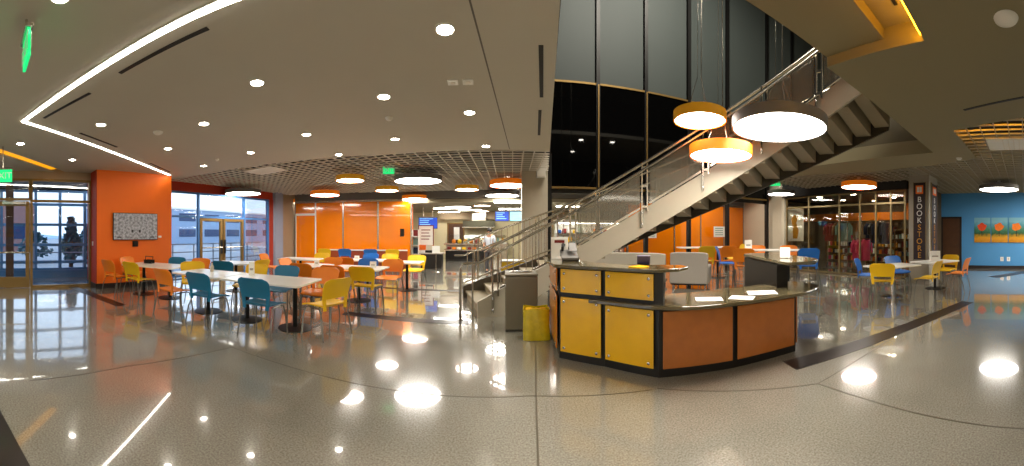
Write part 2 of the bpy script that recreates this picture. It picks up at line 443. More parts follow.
# ceiling slots, joint line
def slot(px0, py0, px1, py1, w, name, i):
    a, b_ = lvl(px0, py0, CZ), lvl(px1, py1, CZ)
    struct(MB().slab(a, b_, CZ-0.006, CZ, w).build(name, m_slot))
for i, s_ in enumerate([(120, 73, 208, 28), (44, 118, 90, 93), (80, 133, 117, 147), (150, 163, 170, 172), (541, 45, 541.5, 97), (540, 110, 539, 135), (964, 110, 1024, 97)]):
    slot(*s_, 0.045, 'trim_%d' % (13+i), i)
struct(MB().slab((-0.36, 1.5), (-0.05, 6.6), CZ-0.002, CZ, 0.016).build('trim_20', m_joint))

# ------------------------------------------------------------------ linear light (two limbs)
A1, A2 = Vector(lvl(23, 121, CZ)), Vector((-8.28, 4.75)); A0 = A1 + (Vector(lvl(226, 0.5, CZ)) - A1)*1.25
t = thing('linear_light', 'long white angled light line in the left ceiling', 'light')
MB().slab(A0, A1, CZ-0.014, CZ-0.004, 0.06).slab(A1, A2, CZ-0.014, CZ-0.004, 0.06).build('lens', m_stripm, t)
MB().slab(A0, A1, CZ-0.008, CZ-0.001, 0.08).slab(A1, A2, CZ-0.008, CZ-0.001, 0.08).build('trim', m_white, t)

# ------------------------------------------------------------------ downlights
DL = [(445, 29, 'downlight nearest the ceiling joint line, largest of the left ceiling'), (257, 82.4, 'downlight beside the long slot, in line with the light strip corner'),
      (383.7, 96.5, 'downlight in the middle of the left ceiling, second row'), (469.5, 112.4, 'downlight close to the joint line below two square sensors'),
      (306.5, 134.3, 'downlight above the near dining table, third row'), (395, 139, 'downlight above the lattice edge in the middle'),
      (486, 146, 'downlight at the lattice edge next to the joint line'), (338.7, 154.5, 'downlight just in front of the lattice above the orange chairs'),
      (250.7, 152.5, 'downlight above the window doors close to the lattice'), (203.6, 165.7, 'small downlight in front of the window lintel'),
      (204, 123.5, 'downlight between the strip light and the lattice, middle row'), (168, 148.5, 'downlight above the orange wall right corner'),
      (101, 124.5, 'downlight inside the bend of the strip light'), (72.4, 159.6, 'downlight over the orange wall left corner'),
      (20.5, 143.5, 'downlight nearest the amber cove'), (60, -5, 'downlight at the top of the photo by the strip light')]
proto = None
for px, py, lab in DL:
    x, y = lvl(px, py, CZ)
    if hypot(x, y) < 2.2: pass
    if proto is None:
        proto = thing('downlight', 'white round recessed ' + lab, 'light', (x, y, CZ), 0, 'recessed downlights in the left ceiling')
        MB().lathe([(0, -0.006), (0.068, -0.006), (0.068, -0.001), (0, -0.001)], 24).build('lens', m_down, proto)
        MB().lathe([(0.069, -0.002), (0.072, -0.010), (0.085, -0.008), (0.088, 0.0), (0.069, 0.0)], 24).build('trim', m_white, proto)
    else:
        dup(proto, (x, y, CZ), 0, 'white round recessed ' + lab, 'recessed downlights in the left ceiling')
# detectors and speakers on the ceiling
def disc(name, px, py, r, label, mat, cat):
    x, y = lvl(px, py, CZ)
    tag(MB().lathe([(0, -0.045), (r*0.55, -0.042), (r*0.9, -0.02), (r, 0), (0, 0)], 20).build(name, mat, loc=(x, y, CZ-0.001), smooth=True), label, cat)
disc('smoke_detector', 158, 132, 0.09, 'round white smoke detector in the ceiling near the strip light', m_white, 'smoke detector')
disc('smoke_detector', 389, 117.5, 0.06, 'small round detector in the middle of the left ceiling', m_white, 'smoke detector')
disc('smoke_detector', 217, 159, 0.05, 'small detector near the lattice by the windows', m_white, 'smoke detector')
disc('ceiling_speaker', 1006, 18, 0.10, 'round white ceiling speaker in the right ceiling corner', m_paper, 'speaker')
disc('smoke_detector', 959, 158, 0.07, 'small round detector on the ceiling tongue beside the right lattice', m_white, 'smoke detector')
disc('smoke_detector', 484, 169.5, 0.09, 'round grey detector hanging in the lattice ceiling', m_drum_g, 'smoke detector')
for px, py, lab in ((453, 82, 'left of two small square white sensors in the ceiling'), (468, 81.5, 'right of two small square white sensors in the ceiling')):
    x, y = lvl(px, py, CZ)
    t = thing('ceiling_sensor', lab, 'sensor', (x, y, CZ), 0.1)
    MB().box(-0.06, -0.06, -0.012, 0.06, 0.06, 0).build('plate', m_white, t, bevel=0.004)
    MB().cyl(0, 0, -0.02, -0.012, 0.03).build('cover', m_grid, t)

# ------------------------------------------------------------------ pendants
m_cable = m_steel
def pendant(label, px, py, kind, z=2.9, r=None, D=None, top=None):
    if r is None: r = F*(z-EYE)/(HZ-py)
    else: z = EYE + (HZ-py)*r/F
    x, y = at(px, r)
    D = D or {'g': 1.3, 'o': 1.1, 'a': 0.78}[kind]; h = {'g': 0.13, 'o': 0.15, 'a': 0.13}[kind]
    drum = {'g': m_drum_g, 'o': m_drum_o, 'a': m_drum_a}[kind]; R = D/2
    t = thing('pendant_light', label, 'pendant light', (x, y, z), 0, 'round drum pendant lights')
    MB().lathe([(R-0.02, 0.0), (R, 0.0), (R, h), (0, h), (0, h-0.01), (R-0.02, h-0.01)], 48).build('drum', drum, t, smooth=True)
    MB().lathe([(0, 0.012), (R-0.022, 0.012), (R-0.022, 0.02), (0, 0.02)], 48).build('lens', m_lens, t)
    top = (top or CZ) - z
    for k in range(3):
        a = 2*pi*k/3 + 0.3
        MB().tube([(R*0.6*cos(a), R*0.6*sin(a), h), (0.02*cos(a), 0.02*sin(a), max(h+0.02, top))] if top < 1 else [(R*0.5*cos(a), R*0.5*sin(a), h), (R*0.5*cos(a)*0.2, R*0.5*sin(a)*0.2, h+0.5), (0.008*cos(a), 0.008*sin(a), top)], 0.004, 6).build('cable', m_cable, t)
    MB().cyl(0, 0, max(h+0.01, top-0.03), max(h+0.03, top), 0.06).build('canopy', m_white, t)
for p in [('large grey drum pendant in front of the lattice, centre of the dining room', 418, 181.5, 'g'), ('orange drum pendant between the amber drum and the left grey drum', 325, 195.5, 'o'),
          ('amber drum pendant left of the large grey one', 350, 181, 'a'), ('orange drum pendant against the orange glass partition', 295, 203.5, 'o'),
          ('grey drum pendant in front of the window doors', 243, 194, 'g'), ('small amber drum pendant behind the large grey one', 387, 191, 'a'),
          ('orange drum pendant at the right end of the glass partition', 415, 199.5, 'o'), ('small amber drum pendant left of the orange one near the stairs', 467, 190, 'a'),
          ('large orange drum pendant above the stair foot', 508, 186, 'o'), ('grey drum pendant just below the large orange one by the stairs', 502, 196, 'g')]:
    pendant(*p)
pendant('grey drum pendant in the food court entrance', 458, 207.5, 'g', z=2.72)
pendant('small orange drum pendant below the grey one in the food court', 462, 214, 'o', z=2.7, D=0.9)
pendant('small amber drum pendant in the food court, upper of two', 482, 206, 'a', z=2.72)
pendant('small amber drum pendant in the food court, lower of two', 482, 211.5, 'a', z=2.7)
pendant('amber drum pendant hanging highest over the reception desk', 700, 121.5, 'a', r=4.65, D=0.76, top=12.2)
pendant('orange drum pendant over the reception desk in front of the stairs', 721, 156.5, 'o', r=5.0, D=0.97, top=12.2)
pendant('largest grey drum pendant hanging over the right of the reception desk', 780, 129.5, 'g', r=4.35, D=1.28, top=12.2)
pendant('orange drum pendant in front of the bookstore', 859, 187.5, 'o')
pendant('white lit grey drum pendant in front of the blue wall', 999, 190, 'g')
pendant('grey drum pendant left of the bookstore glass under the exit sign', 781, 194.5, 'g', D=1.0)
# ------------------------------------------------------------------ left: entrance storefront, orange wall, window wall
XW = -8.9
def framed(name, axis_x, y0, y1, z0, z1, vs, hs, fm, gm, label, cat, t=0.07, d=0.1):
    """glazed screen in a plane x = axis_x"""
    r = thing(name, label, cat, (0, 0, 0)); r['kind'] = 'structure'
    m = MB()
    for v in vs: m.box(axis_x-d/2, v-t/2, z0, axis_x+d/2, v+t/2, z1)
    for h in hs: m.box(axis_x-d/2+0.005, y0, h-t/2, axis_x+d/2-0.005, y1, h+t/2)
    m.build('frame', fm, r)
    vv = sorted(vs)
    for a, b_ in zip(vv, vv[1:]):
        MB().box(axis_x-0.004, a+t/2, z0, axis_x+0.004, b_-t/2, z1).build('pane', gm, r)
    return r
# entrance screen: door bay on the left, fixed glass on the right
framed('window_1', XW, 0.86, 2.52, 0.0, 2.98, [0.86, 2.52], [0.035, 2.38, 2.95], m_brass, m_clear, 'fixed glass screen beside the entrance doors', 'window')
framed('window_2', XW, -3.6, 0.86, 2.42, 2.98, [-3.6, -0.1, 0.82], [2.42, 2.95], m_brass, m_clear, 'transom glass over the entrance doors', 'window')
t = thing('door_1', 'glazed bronze entrance door with push bar', 'door', (XW, 0.81, 0)); t['kind'] = 'structure'
m = MB(); m.box(-0.03, -0.11, 0.01, 0.03, 0.0, 2.37); m.box(-0.03, -1.02, 0.01, 0.03, -0.91, 2.37); m.box(-0.03, -0.91, 0.01, 0.03, -0.11, 0.3); m.box(-0.03, -0.91, 2.24, 0.03, -0.11, 2.37)
m.build('frame', m_brass, t)
MB().box(-0.006, -0.91, 0.3, 0.006, -0.11, 2.24).build('pane', m_clear, t)
MB().tube([(0.09, -0.98, 0.97), (0.09, -0.03, 0.97)], 0.022).build('push_bar', m_steel, t)
MB().box(0.03, -0.75, 2.27, 0.09, -0.1, 2.36).build('door_closer', m_steel, t, bevel=0.01)
# vestibule beyond: outer glazing, floor mat, ceiling
framed('window_3', -10.9, -2.5, 5.0, 0.25, 2.95, [-2.5, -0.9, 0.05, 1.2, 2.03, 2.9, 4.2, 5.0], [0.28, 0.52, 1.1, 1.78, 2.46, 2.92], m_alu, m_clear, 'blue grey vestibule glazing with small square panes', 'window', t=0.09)
struct(MB().box(-11.0, -4, 0, -10.8, 6, 0.25).build('wall_vestibule', m_alu))
struct(MB().box(-11.0, -5, 2.95, -10.8, 5.2, 3.6).build('wall_vestibule_head', m_dark))
struct(MB().box(-10.8, -4, 2.99, XW-0.05, 5.0, 3.1).build('ceiling_vestibule', m_drum_g))
struct(MB().box(-11.0, -4.2, 0, XW, -4.0, 3.2).build('wall_vestibule_side', m_beige))
tag(MB().box(-9.9, -2.5, 0.0, XW-0.2, 4.6, 0.012).build('entrance_mat', m_win), 'dark blue entrance mat inside the glass vestibule', 'mat')
t = thing('ceiling_light', 'long white light line in the ceiling of the glass vestibule', 'light', (0, 0, 0))
MB().slab((-9.5, -2.5), (-10.5, 3.2), 2.975, 2.984, 0.09).build('lens', m_stripm, t); MB().slab((-9.5, -2.5), (-10.5, 3.2), 2.984, 2.99, 0.12).build('housing', m_white, t)
tag(MB().box(-10.2, 0.18, 0.0, -9.95, 0.42, 2.98).build('vestibule_post', m_wood, bevel=0.01), 'brown post standing behind the glass entrance door', 'post')
struct(MB().box(XW-0.1, -5, 2.98, XW+0.02, 2.55, CZ+0.3).build('wall_entrance_head', m_taupe))
# orange wall block (face at X=-8.35) with its return
OX = -8.35
struct(MB().box(-9.25, 2.56, 0, OX, 4.85, CZ+0.02).build('wall_left', m_orange_wall), 'orange painted wall with a television', 'wall')
struct(MB().box(-9.25, 2.54, 0, OX-0.002, 2.56, CZ).build('wall_left_return', m_red_wall))
struct(MB().box(OX, 2.54, 0, OX+0.015, 4.86, 0.14).box(-9.2, 2.525, 0, OX+0.015, 2.54, 0.14).build('baseboard_left', m_base))
# window wall at X=-9.3, orange lintel, double doors
WX = -9.3
struct(MB().box(WX-0.15, 4.85, 2.9, WX+0.05, 10.25, CZ+0.4).build('wall_window_lintel', m_red_wall))
struct(MB().box(WX-0.15, 10.03, 0, WX+0.05, 10.28, 2.9).build('wall_window_jamb', m_red_wall))
framed('window_4', WX, 4.85, 10.03, 0.0, 2.9, [4.88, 6.47, 8.62, 10.0], [0.05, 2.06, 2.87], m_alu, m_clear, 'large window wall with blue grey frame beside the orange wall', 'window', t=0.07)
for i, (y0, y1) in enumerate(((6.52, 7.52), (7.56, 8.57))):
    t = thing('door_%d' % (2+i), 'glazed bronze double door leaf, %s' % ('left one' if i == 0 else 'right one'), 'door', (WX, 0, 0)); t['kind'] = 'structure'
    m = MB(); m.box(-0.03, y0, 0.01, 0.06, y0+0.1, 2.02); m.box(-0.03, y1-0.1, 0.01, 0.06, y1, 2.02); m.box(-0.03, y0+0.1, 0.01, 0.06, y1-0.1, 0.26); m.box(-0.03, y0+0.1, 1.92, 0.06, y1-0.1, 2.02)
    m.build('frame', m_brass, t)
    MB().tube([(0.12, y0+0.06, 0.98), (0.12, y1-0.06, 0.98)], 0.022).build('push_bar', m_steel, t)
    MB().box(0.05, (y0+0.06 if i else y1-0.06)-0.03, 0.75, 0.10, (y0+0.06 if i else y1-0.06)+0.03, 1.25).build('handle', m_black, t)
# corner pier and taupe wall
struct(MB().box(WX-0.2, 10.28, 0, -9.12, 10.78, CZ+0.3).build('wall_pier', m_bluegrey))
struct(MB().box(WX-0.2, 10.78, 0, WX+0.02, 11.75, CZ+0.3).build('wall_back_left', m_taupe))

# ------------------------------------------------------------------ orange glass partition, left
def partition(name, a, b_, cuts, z0, z1, mats, label, post_m, door=None):
    a, b_ = Vector(a), Vector(b_); L = (b_-a).length; d = (b_-a)/L
    r = thing(name, label, 'glass partition', (a.x, a.y, 0), atan2(d.y, d.x))
    cuts = [0.0] + cuts + [L]
    for i, (u, v) in enumerate(zip(cuts, cuts[1:])):
        if door == i:
            MB().box(u+0.06, -0.02, z0, v-0.06, 0.02, 2.28).build('door', m_oglass, r)
            MB().box(u+0.02, -0.05, 2.28, v-0.02, 0.05, 2.38).box(u+0.02, -0.05, z0, u+0.06, 0.05, 2.28).build('door_frame', m_white, r)
            MB().box(u+0.03, -0.02, 2.38, v-0.03, 0.02, z1).build('glass_panel', m_oglass, r)
        else:
            MB().box(u+0.03, -0.02, z0, v-0.03, 0.02, z1).build('glass_panel', m_oglass, r)
    for i, u in enumerate(cuts):
        MB().box(u-0.03, -0.05, 0, u+0.03, 0.05, z1).build('post', post_m if i != 1 or door is None else m_white, r)
    MB().box(0, -0.055, z1, L, 0.055, z1+0.08).build('head_rail', m_steel, r)
    return r
pa, pb = Vector((-9.2, 11.75)), Vector((-4.2, 13.15)); L = (pb-pa).length
partition('glass_partition', pa, pb, [0.98, 2.25, 3.78], 0.02, 2.84, None, 'orange glass partition wall behind the dining tables with a door at its left end', m_steel, door=0)
struct(MB().slab(pa, pb, 2.93, CZ+0.5, 0.14).build('wall_bulkhead', m_drum_g))
struct(MB().box(-9.5, 11.75, 0, -9.3, 22, 3.8).build('wall_room_left', m_taupe))
struct(MB().box(-9.4, 13.6, 0, -4.3, 13.75, 3.75).build('wall_back', m_orange_wall))
tag(MB().box(-4.62, 12.92, 1.35, -4.45, 12.96, 1.68).build('wall_box', m_black, bevel=0.01), 'small black box fixed at the right end of the orange glass', 'wall box')
# ledge in front of the partition
d_ = (pb-pa)/L; n_ = Vector((d_.y, -d_.x))
t = thing('wall_ledge', 'low ledge with white top and brown front along the orange glass', 'ledge', (0, 0, 0))
q0, q1 = pa + d_*1.5 + n_*0.28, pb - d_*0.15 + n_*0.28
MB().slab(q0, q1, 0.0, 0.76, 0.24).build('front', M('brown_laminate', (150, 62, 24), 0.5), t)
MB().slab(q0, q1, 0.76, 0.80, 0.32).build('top', m_white, t)

# ------------------------------------------------------------------ food court behind
struct(MB().box(-9.2, 19.3, 0, 5.3, 19.5, 2.75).build('wall_food_court', m_cream))
struct(MB().box(-4.3, 12.9, 2.92, 5.4, 13.1, CZ+0.5).build('wall_food_bulkhead', m_drum_g))
struct(MB().box(-9.2, 13.1, 2.75, 5.4, 19.5, 2.9).build('ceiling_food_court', M('food_ceiling', (150, 140, 118), 0.8)))
struct(MB().box(-4.3, 19.0, 2.3, 3.0, 19.3, 2.75).build('wall_food_soffit', m_taupe))
t = thing('door_4', 'brown wooden door in the cream back wall of the food court', 'door', (-3.35, 19.27, 0)); t['kind'] = 'structure'
MB().box(-0.45, -0.02, 0, 0.45, 0.02, 2.05).build('leaf', m_wood, t); MB().box(-0.53, -0.03, 0, -0.45, 0.03, 2.12).box(0.45, -0.03, 0, 0.53, 0.03, 2.12).box(-0.53, -0.03, 2.05, 0.53, 0.03, 2.13).build('frame', m_brass, t)
MB().box(-0.12, -0.03, 1.1, 0.22, -0.02, 1.85).build('vision_panel', m_paper, t)
# serving counter with sneeze guard
t = thing('serving_counter', 'curved stainless food serving counter with sneeze guard', 'counter', (-2.35, 17.6, 0), 0.0)
MB().prism([(-1.2, -0.45), (0.7, -0.45), (1.1, -0.3), (1.1, 0.5), (-1.2, 0.5)], 0.12, 0.55).build('base', m_blackmetal, t)
MB().prism([(-1.25, -0.5), (0.72, -0.5), (1.16, -0.32), (1.16, 0.55), (-1.25, 0.55)], 0.55, 0.62).build('shelf', m_steel, t)
MB().prism([(-1.2, -0.42), (0.7, -0.42), (1.08, -0.28), (1.08, 0.5), (-1.2, 0.5)], 0.0, 0.12).build('plinth', m_black, t)
MB().prism([(-1.27, -0.55), (0.74, -0.55), (1.2, -0.34), (1.2, 0.57), (-1.27, 0.57)], 0.88, 0.94).build('top', m_steel, t)
MB().box(-1.2, -0.3, 0.62, 1.08, 0.5, 0.88).build('body', m_fabric2, t)
MB().shell(lambda u, v: (-1.2 + 2.2*u, -0.5 + 0.35*v, 0.95 + 0.45*v), 2, 2, 0.01).build('sneeze_guard', m_clear, t)
for k in range(7):
    tag(MB().box(-0.10, -0.07, 0, 0.10, 0.07, 0.12).build('food_pack', [m_red, m_orange, m_paper, m_yellow, m_red, m_orange, m_white][k], loc=(-3.35+0.27*k, 17.19, 0.625), bevel=0.02), 'small food pack on the serving counter shelf', 'food pack', 'food packs on the serving counter shelf')
for k in range(6):
    rr = tag(MB().lathe([(0, 0), (0.09, 0), (0.12, 0.1), (0.07, 0.2), (0, 0.22)], 12).build('serving_dish', [m_orange, m_yellow, m_gold, m_orange, m_red, m_steel][k], loc=(-3.2+0.32*k, 17.75, 0.945), smooth=True), 'colourful serving dish on top of the serving counter', 'dish', 'serving dishes on the counter')
# kitchen hood + back shelving
t = thing('kitchen_hood', 'steel kitchen hood above the food court cooking line', 'hood', (-1.9, 18.75, 1.85))
MB().prism([(-0.9, -0.35), (0.9, -0.35), (0.9, 0.4), (-0.9, 0.4)], 0.0, 0.35).build('canopy', M('hood_dark', (84, 82, 66), 0.4, metal=0.5), t)
MB().box(-0.93, -0.38, -0.05, 0.93, 0.4, 0.0).build('rim', m_steel, t)
MB().box(-0.4, -0.1, 0.35, 0.4, 0.4, 0.80).build('duct', m_steel, t)
t = thing('cooking_line', 'cream and steel cooking line along the back of the food court', 'cooking line', (-1.6, 18.85, 0))
MB().box(-1.1, -0.35, 0, 1.3, 0.4, 0.9).build('cabinet', m_steel, t); MB().box(-1.12, -0.37, 0.9, 1.32, 0.4, 0.95).build('top', m_white, t)
MB().box(-1.0, 0.1, 1.35, 1.2, 0.4, 1.39).build('shelf', m_steel, t)
for k in range(8):
    tag(MB().lathe([(0, 0), (0.06, 0), (0.065, 0.2), (0.03, 0.28), (0, 0.3)], 10).build('jar', random.choice([m_gold, m_paper, m_teald, m_orange]), loc=(-2.5+0.28*k, 18.8, 0.955), smooth=True), 'small jar standing on the cooking line behind the serving counter', 'jar', 'jars on the cooking line')
# blue menu screens
def screen(label, a, b_, z0, z1, lines, m0):
    a, b_ = Vector(a), Vector(b_); L_ = (b_-a).length; d = (b_-a)/L_
    t = thing('menu_screen', label, 'menu screen', (a.x, a.y, 0), atan2(d.y, d.x))
    MB().box(0, 0, z0, L_, 0.06, z1).build('housing', m_black, t)
    MB().box(0.02, -0.006, z0+0.02, L_-0.02, 0, z1-0.02).build('screen', m0, t)
    m = MB()
    for k in range(lines):
        z = z1 - 0.07 - k*(z1-z0-0.1)/lines
        m.box(0.06, -0.010, z-0.012, 0.06+L_*0.72*(0.6+0.4*random.random()), -0.006, z+0.012)
    m.build('print', m_screen2, t)
    for c in (0.25, 0.75): MB().cyl(L_*c, 0.03, z1, 2.75, 0.015, n=8).build('hanger', m_steel, t)
screen('blue menu screen hanging behind the end of the orange glass', at(418.5, 15.4), at(437.5, 15.4), 1.70, 2.24, 5, m_screen)
screen('blue menu screen hanging over the food court near the stairs', at(495, 14.4), at(509, 14.4), 2.02, 2.46, 4, m_screen)
screen('pale cyan menu screen beside the blue one near the stairs', at(509.5, 14.4), at(523, 14.4), 2.02, 2.46, 4, m_screen2)
for k, (px, py, w) in enumerate(((511, 201.5, 1.3), (511, 208.5, 1.2), (513, 213.5, 1.1))):
    x, y = lvl(px, py, 2.72)
    t = thing('ceiling_light', ['white linear light over the food court, nearest of three', 'white linear light over the food court, middle of three', 'white linear light over the food court, farthest of three'][k], 'light', (x, y, 2.68))
    MB().box(-w/2, -0.25, 0, w/2, 0.25, 0.02).build('lens', m_tube, t); MB().box(-w/2-0.02, -0.27, 0.02, w/2+0.02, 0.27, 0.065).build('housing', m_white, t)
for k, (x, y, lab) in enumerate(((-3.2, 15.6, 'added white linear light over the till counter'), (-2.2, 17.0, 'added white linear light over the serving counter'), (-3.6, 18.4, 'added white linear light in front of the brown food court door'), (2.6, 14.6, 'added white linear light over the display cooler'), (-6.0, 16.5, 'added white linear light deep behind the orange glass'))):
    t = thing('ceiling_light', lab, 'light', (x, y, 2.69))  # extra tubes added to brighten the food court
    MB().box(-0.6, -0.09, 0, 0.6, 0.09, 0.02).build('lens', m_tube, t); MB().box(-0.62, -0.11, 0.02, 0.62, 0.11, 0.058).build('housing', m_white, t)
# magazine rack
t = thing('magazine_rack', 'tall white magazine rack at the end of the orange glass', 'rack', (*at(413, 14.0), 0), 0.25)
MB().box(-0.25, -0.02, 0, -0.22, 0.35, 1.65).box(0.22, -0.02, 0, 0.25, 0.35, 1.65).box(-0.25, 0.3, 0, 0.25, 0.35, 1.65).build('frame', m_white, t)
for k in range(4): MB().box(-0.22, 0.0, 0.2+k*0.38, 0.22, 0.3, 0.22+k*0.38).build('shelf', m_white, t)
mx = [m_red, m_pink, m_paper, m_navy, m_orange, m_teald, m_paper, m_red]
x0, y0 = at(413, 14.0)
for k in range(4):
    for c in range(2):
        o = MB().box(-0.095, -0.008, 0, 0.095, 0.008, 0.27).build('magazine', mx[k*2+c], loc=(x0 + (-0.11+0.22*c)*cos(0.25) - 0.1*sin(0.25), y0 + (-0.11+0.22*c)*sin(0.25) + 0.1*cos(0.25), 0.225+k*0.38), rz=0.25)
        tag(o, 'magazine on the %s shelf of the white rack, %s one' % (['lowest', 'second', 'third', 'top'][k], ['left', 'right'][c]), 'magazine', 'magazines in the rack')
# framed sign board and till counter
t = thing('sign_board', 'white notice board with red frame and orange foot beside the rack', 'sign', (*at(426, 15.0), 0), 0.15)
MB().box(-0.32, -0.015, 0.95, 0.32, 0.015, 1.82).build('board', m_paper, t)
MB().box(-0.36, -0.02, 0.92, -0.32, 0.02, 1.86).box(0.32, -0.02, 0.92, 0.36, 0.02, 1.86).box(-0.36, -0.02, 1.82, 0.36, 0.02, 1.86).build('frame', m_red, t)
MB().box(-0.36, -0.02, 0.72, 0.36, 0.02, 0.95).build('foot_panel', m_orange_wall, t); MB().box(-0.3, -0.05, 0, 0.3, 0.15, 0.72).build('stand', m_white, t)
m = MB()
for k in range(4): m.box(-0.22, -0.018, 1.62-k*0.14, 0.20-0.05*(k % 2), -0.015, 1.66-k*0.14)
m.build('print', m_red, t)
t = thing('till_counter', 'black till counter with white top in the food court entrance', 'counter', (*at(432, 13.9), 0), 0.1)
MB().box(-0.45, -0.25, 0, 0.45, 0.3, 0.62).build('cabinet', m_black, t, bevel=0.01); MB().box(-0.5, -0.3, 0.62, 0.5, 0.35, 0.66).build('top', m_fabric, t)
x0, y0 = at(431.5, 13.9)
t = thing('till', 'small grey till on the black counter', 'till', (x0-0.1, y0, 0.665), 0.1)
MB().box(-0.16, -0.12, 0, 0.16, 0.14, 0.1).build('drawer', m_blackmetal, t, bevel=0.01); MB().box(-0.14, -0.02, 0.1, 0.14, 0.05, 0.32).build('display', m_fabric2, t, bevel=0.01)
t = thing('sign_stand', 'white card sign on a thin steel pole in front of the till', 'sign', (*at(436, 12.6), 0), 0)
MB().lathe([(0, 0), (0.16, 0), (0.15, 0.015), (0.02, 0.03), (0, 0.03)], 20).build('base', m_steel, t); MB().cyl(0, 0, 0.03, 0.72, 0.015, n=10).build('pole', m_steel, t)
MB().box(-0.15, -0.012, 0.72, 0.15, 0.012, 1.0).build('card', m_paper, t)
# beige column between the food court and the stairs, square white speaker on it
struct(MB().box(0.27, 8.9, 0, 0.98, 9.5, CZ+0.5).build('wall_column', m_beige), 'beige square column at the foot of the stairs', 'column')
x, y = at(541.5, 8.7)
t = thing('wall_speaker', 'small square white speaker high on the beige column', 'speaker', (x, 8.88, 3.0))
MB().box(-0.12, -0.14, 0, 0.12, 0.0, 0.24).build('cabinet', m_white, t, bevel=0.015); MB().box(-0.10, -0.146, 0.02, 0.10, -0.14, 0.22).build('grille', m_grid, t)
struct(MB().box(0.98, 8.95, 0, 1.10, 10.2, CZ+0.5).build('wall_column_edge', m_blackmetal))
t = thing('display_stand', 'low yellow display stand on the floor behind the stair foot', 'display stand', (0.02, 8.35, 0), 0.0)
MB().box(-0.3, -0.2, 0.05, 0.3, 0.2, 0.78).build('body', m_yellow, t, bevel=0.015); MB().box(-0.28, -0.18, 0, 0.28, 0.18, 0.05).build('plinth', m_black, t)
MB().box(-0.32, -0.22, 0.78, 0.32, 0.22, 0.81).build('top', m_white, t, bevel=0.004)
# merchandise cooler seen under the stair
t = thing('display_cooler', 'long white display cooler full of packages seen under the stairs', 'cooler', (4.0, 14.4, 0), 0)
MB().box(-2.0, 0, 0, 2.0, 0.8, 0.55).build('base', m_white, t); MB().box(-2.0, 0.7, 0.55, 2.0, 0.8, 2.0).build('back', m_white, t)
MB().box(-2.05, 0.0, 1.95, 2.05, 0.8, 2.1).build('canopy', m_white, t)
for k in range(3): MB().box(-2.0, 0.1+0.1*k, 0.55+0.45*k, 2.0, 0.7, 0.58+0.45*k).build('shelf', m_steel, t)
MB().box(-1.9, 0.1, 1.93, 1.9, 0.16, 1.95).build('lamp', m_tube, t)
pk = [m_paper, m_orange, m_teald, m_red, m_white, m_yellow, m_bluep, m_paper]
for k in range(3):
    for c in range(16):
        w = 0.085
        o = MB().box(-w, -0.06, 0, w, 0.06, 0.16+0.12*((c*7+k*3) % 3)/2).build('package', pk[(c*5+k*3) % 8], loc=(2.15+0.245*c, 14.4+0.22+0.1*k, 0.585+0.45*k), bevel=0.01)
        tag(o, 'small package in the white display cooler under the stairs', 'package', 'packages in the display cooler')

# orange partition, right of the stairs
pc, pd = Vector((4.95, 13.4)), Vector((11.4, 13.3))
partition('glass_partition', pc, pd, [0.92, 2.3, 3.75, 5.15], 0.02, 2.84, None, 'orange glass partition behind the high tables right of the stairs', m_steel)
struct(MB().slab(pc, pd, 2.93, CZ+0.6, 0.14).build('wall_bulkhead_right', m_drum_g))
struct(MB().box(5.3, 14.2, 0, 16, 14.35, 3.75).build('wall_back_right', m_orange_wall))
struct(MB().slab((10.02, 9.1), (11.5, 13.3), 0, 3.75, 0.16).build('wall_beige_right', m_beige), 'beige wall between the orange glass and the bookstore', 'wall')
def notice(label, px, py0, py1, w, r):
    x, y = at(px, r); z0 = EYE-(py1-HZ)*r/F; z1 = EYE-(py0-HZ)*r/F
    t = thing('paper_notice', label, 'notice', (x, y, z0))
    MB().box(-w/2, -0.004, 0, w/2, 0.0, z1-z0).build('sheet', m_paper, t)
    m = MB()
    for k in range(4): m.box(-w*0.38, -0.007, (z1-z0)*(0.18+0.2*k), w*0.3, -0.004, (z1-z0)*(0.24+0.2*k))
    m.build('print', m_teald, t)
notice('wide white notice on the orange glass right of the black post', 719.5, 226.5, 237, 0.70, 16.05)
notice('small pale notice on the orange glass left of the black post', 652.5, 231, 238, 0.4, 14.5)

# ------------------------------------------------------------------ atrium curtain wall at Y = 10.2
CY = 10.2
mull = [1.15] + [CY*math.tan((p-512)/F) for p in (598, 646, 689, 727.5, 767)]
mull = [mull[0]] + mull[1:] + [mull[-1] + 1.7*k for k in (1, 2, 3)]
t = thing('curtain_wall', 'tall atrium glazing, black spandrel glass below frosted panes', 'curtain wall', (0, 0, 0)); t['kind'] = 'structure'
ZB, ZF = 2.97, 6.28
for a, b_ in zip(mull, mull[1:]):
    if b_ < 10.3: MB().box(a+0.05, CY, ZB, b_-0.05, CY+0.03, ZF).build('spandrel', m_blackglass, t)
    else: MB().box(a+0.05, CY, 4.2, b_-0.05, CY+0.03, ZF).build('spandrel', m_blackglass, t)
    MB().box(a+0.08, CY+0.02, ZF+0.06, b_-0.10, CY+0.05, 12.2).build('pane', m_frost, t)
m = MB()
for i, a in enumerate(mull): m.box(a-0.06, CY-0.05, ZB if i in (0,) else (0 if a < 10.3 else 4.2), a+0.06, CY+0.10, 12.2)
m.build('mullion', m_blackmetal, t)
MB().box(mull[0], CY-0.03, ZF, mull[-1], CY+0.08, ZF+0.06).box(mull[0], CY-0.05, ZB-0.06, mull[5], CY+0.08, ZB).build('transom', m_brass, t)
MB().box(mull[0], CY+0.06, ZB-0.2, mull[5], CY+0.12, ZB-0.06).build('head', m_black, t)
struct(MB().box(1.1, CY+0.3, ZB, 16, CY+0.35, 12.2).build('wall_atrium_back', m_dark))
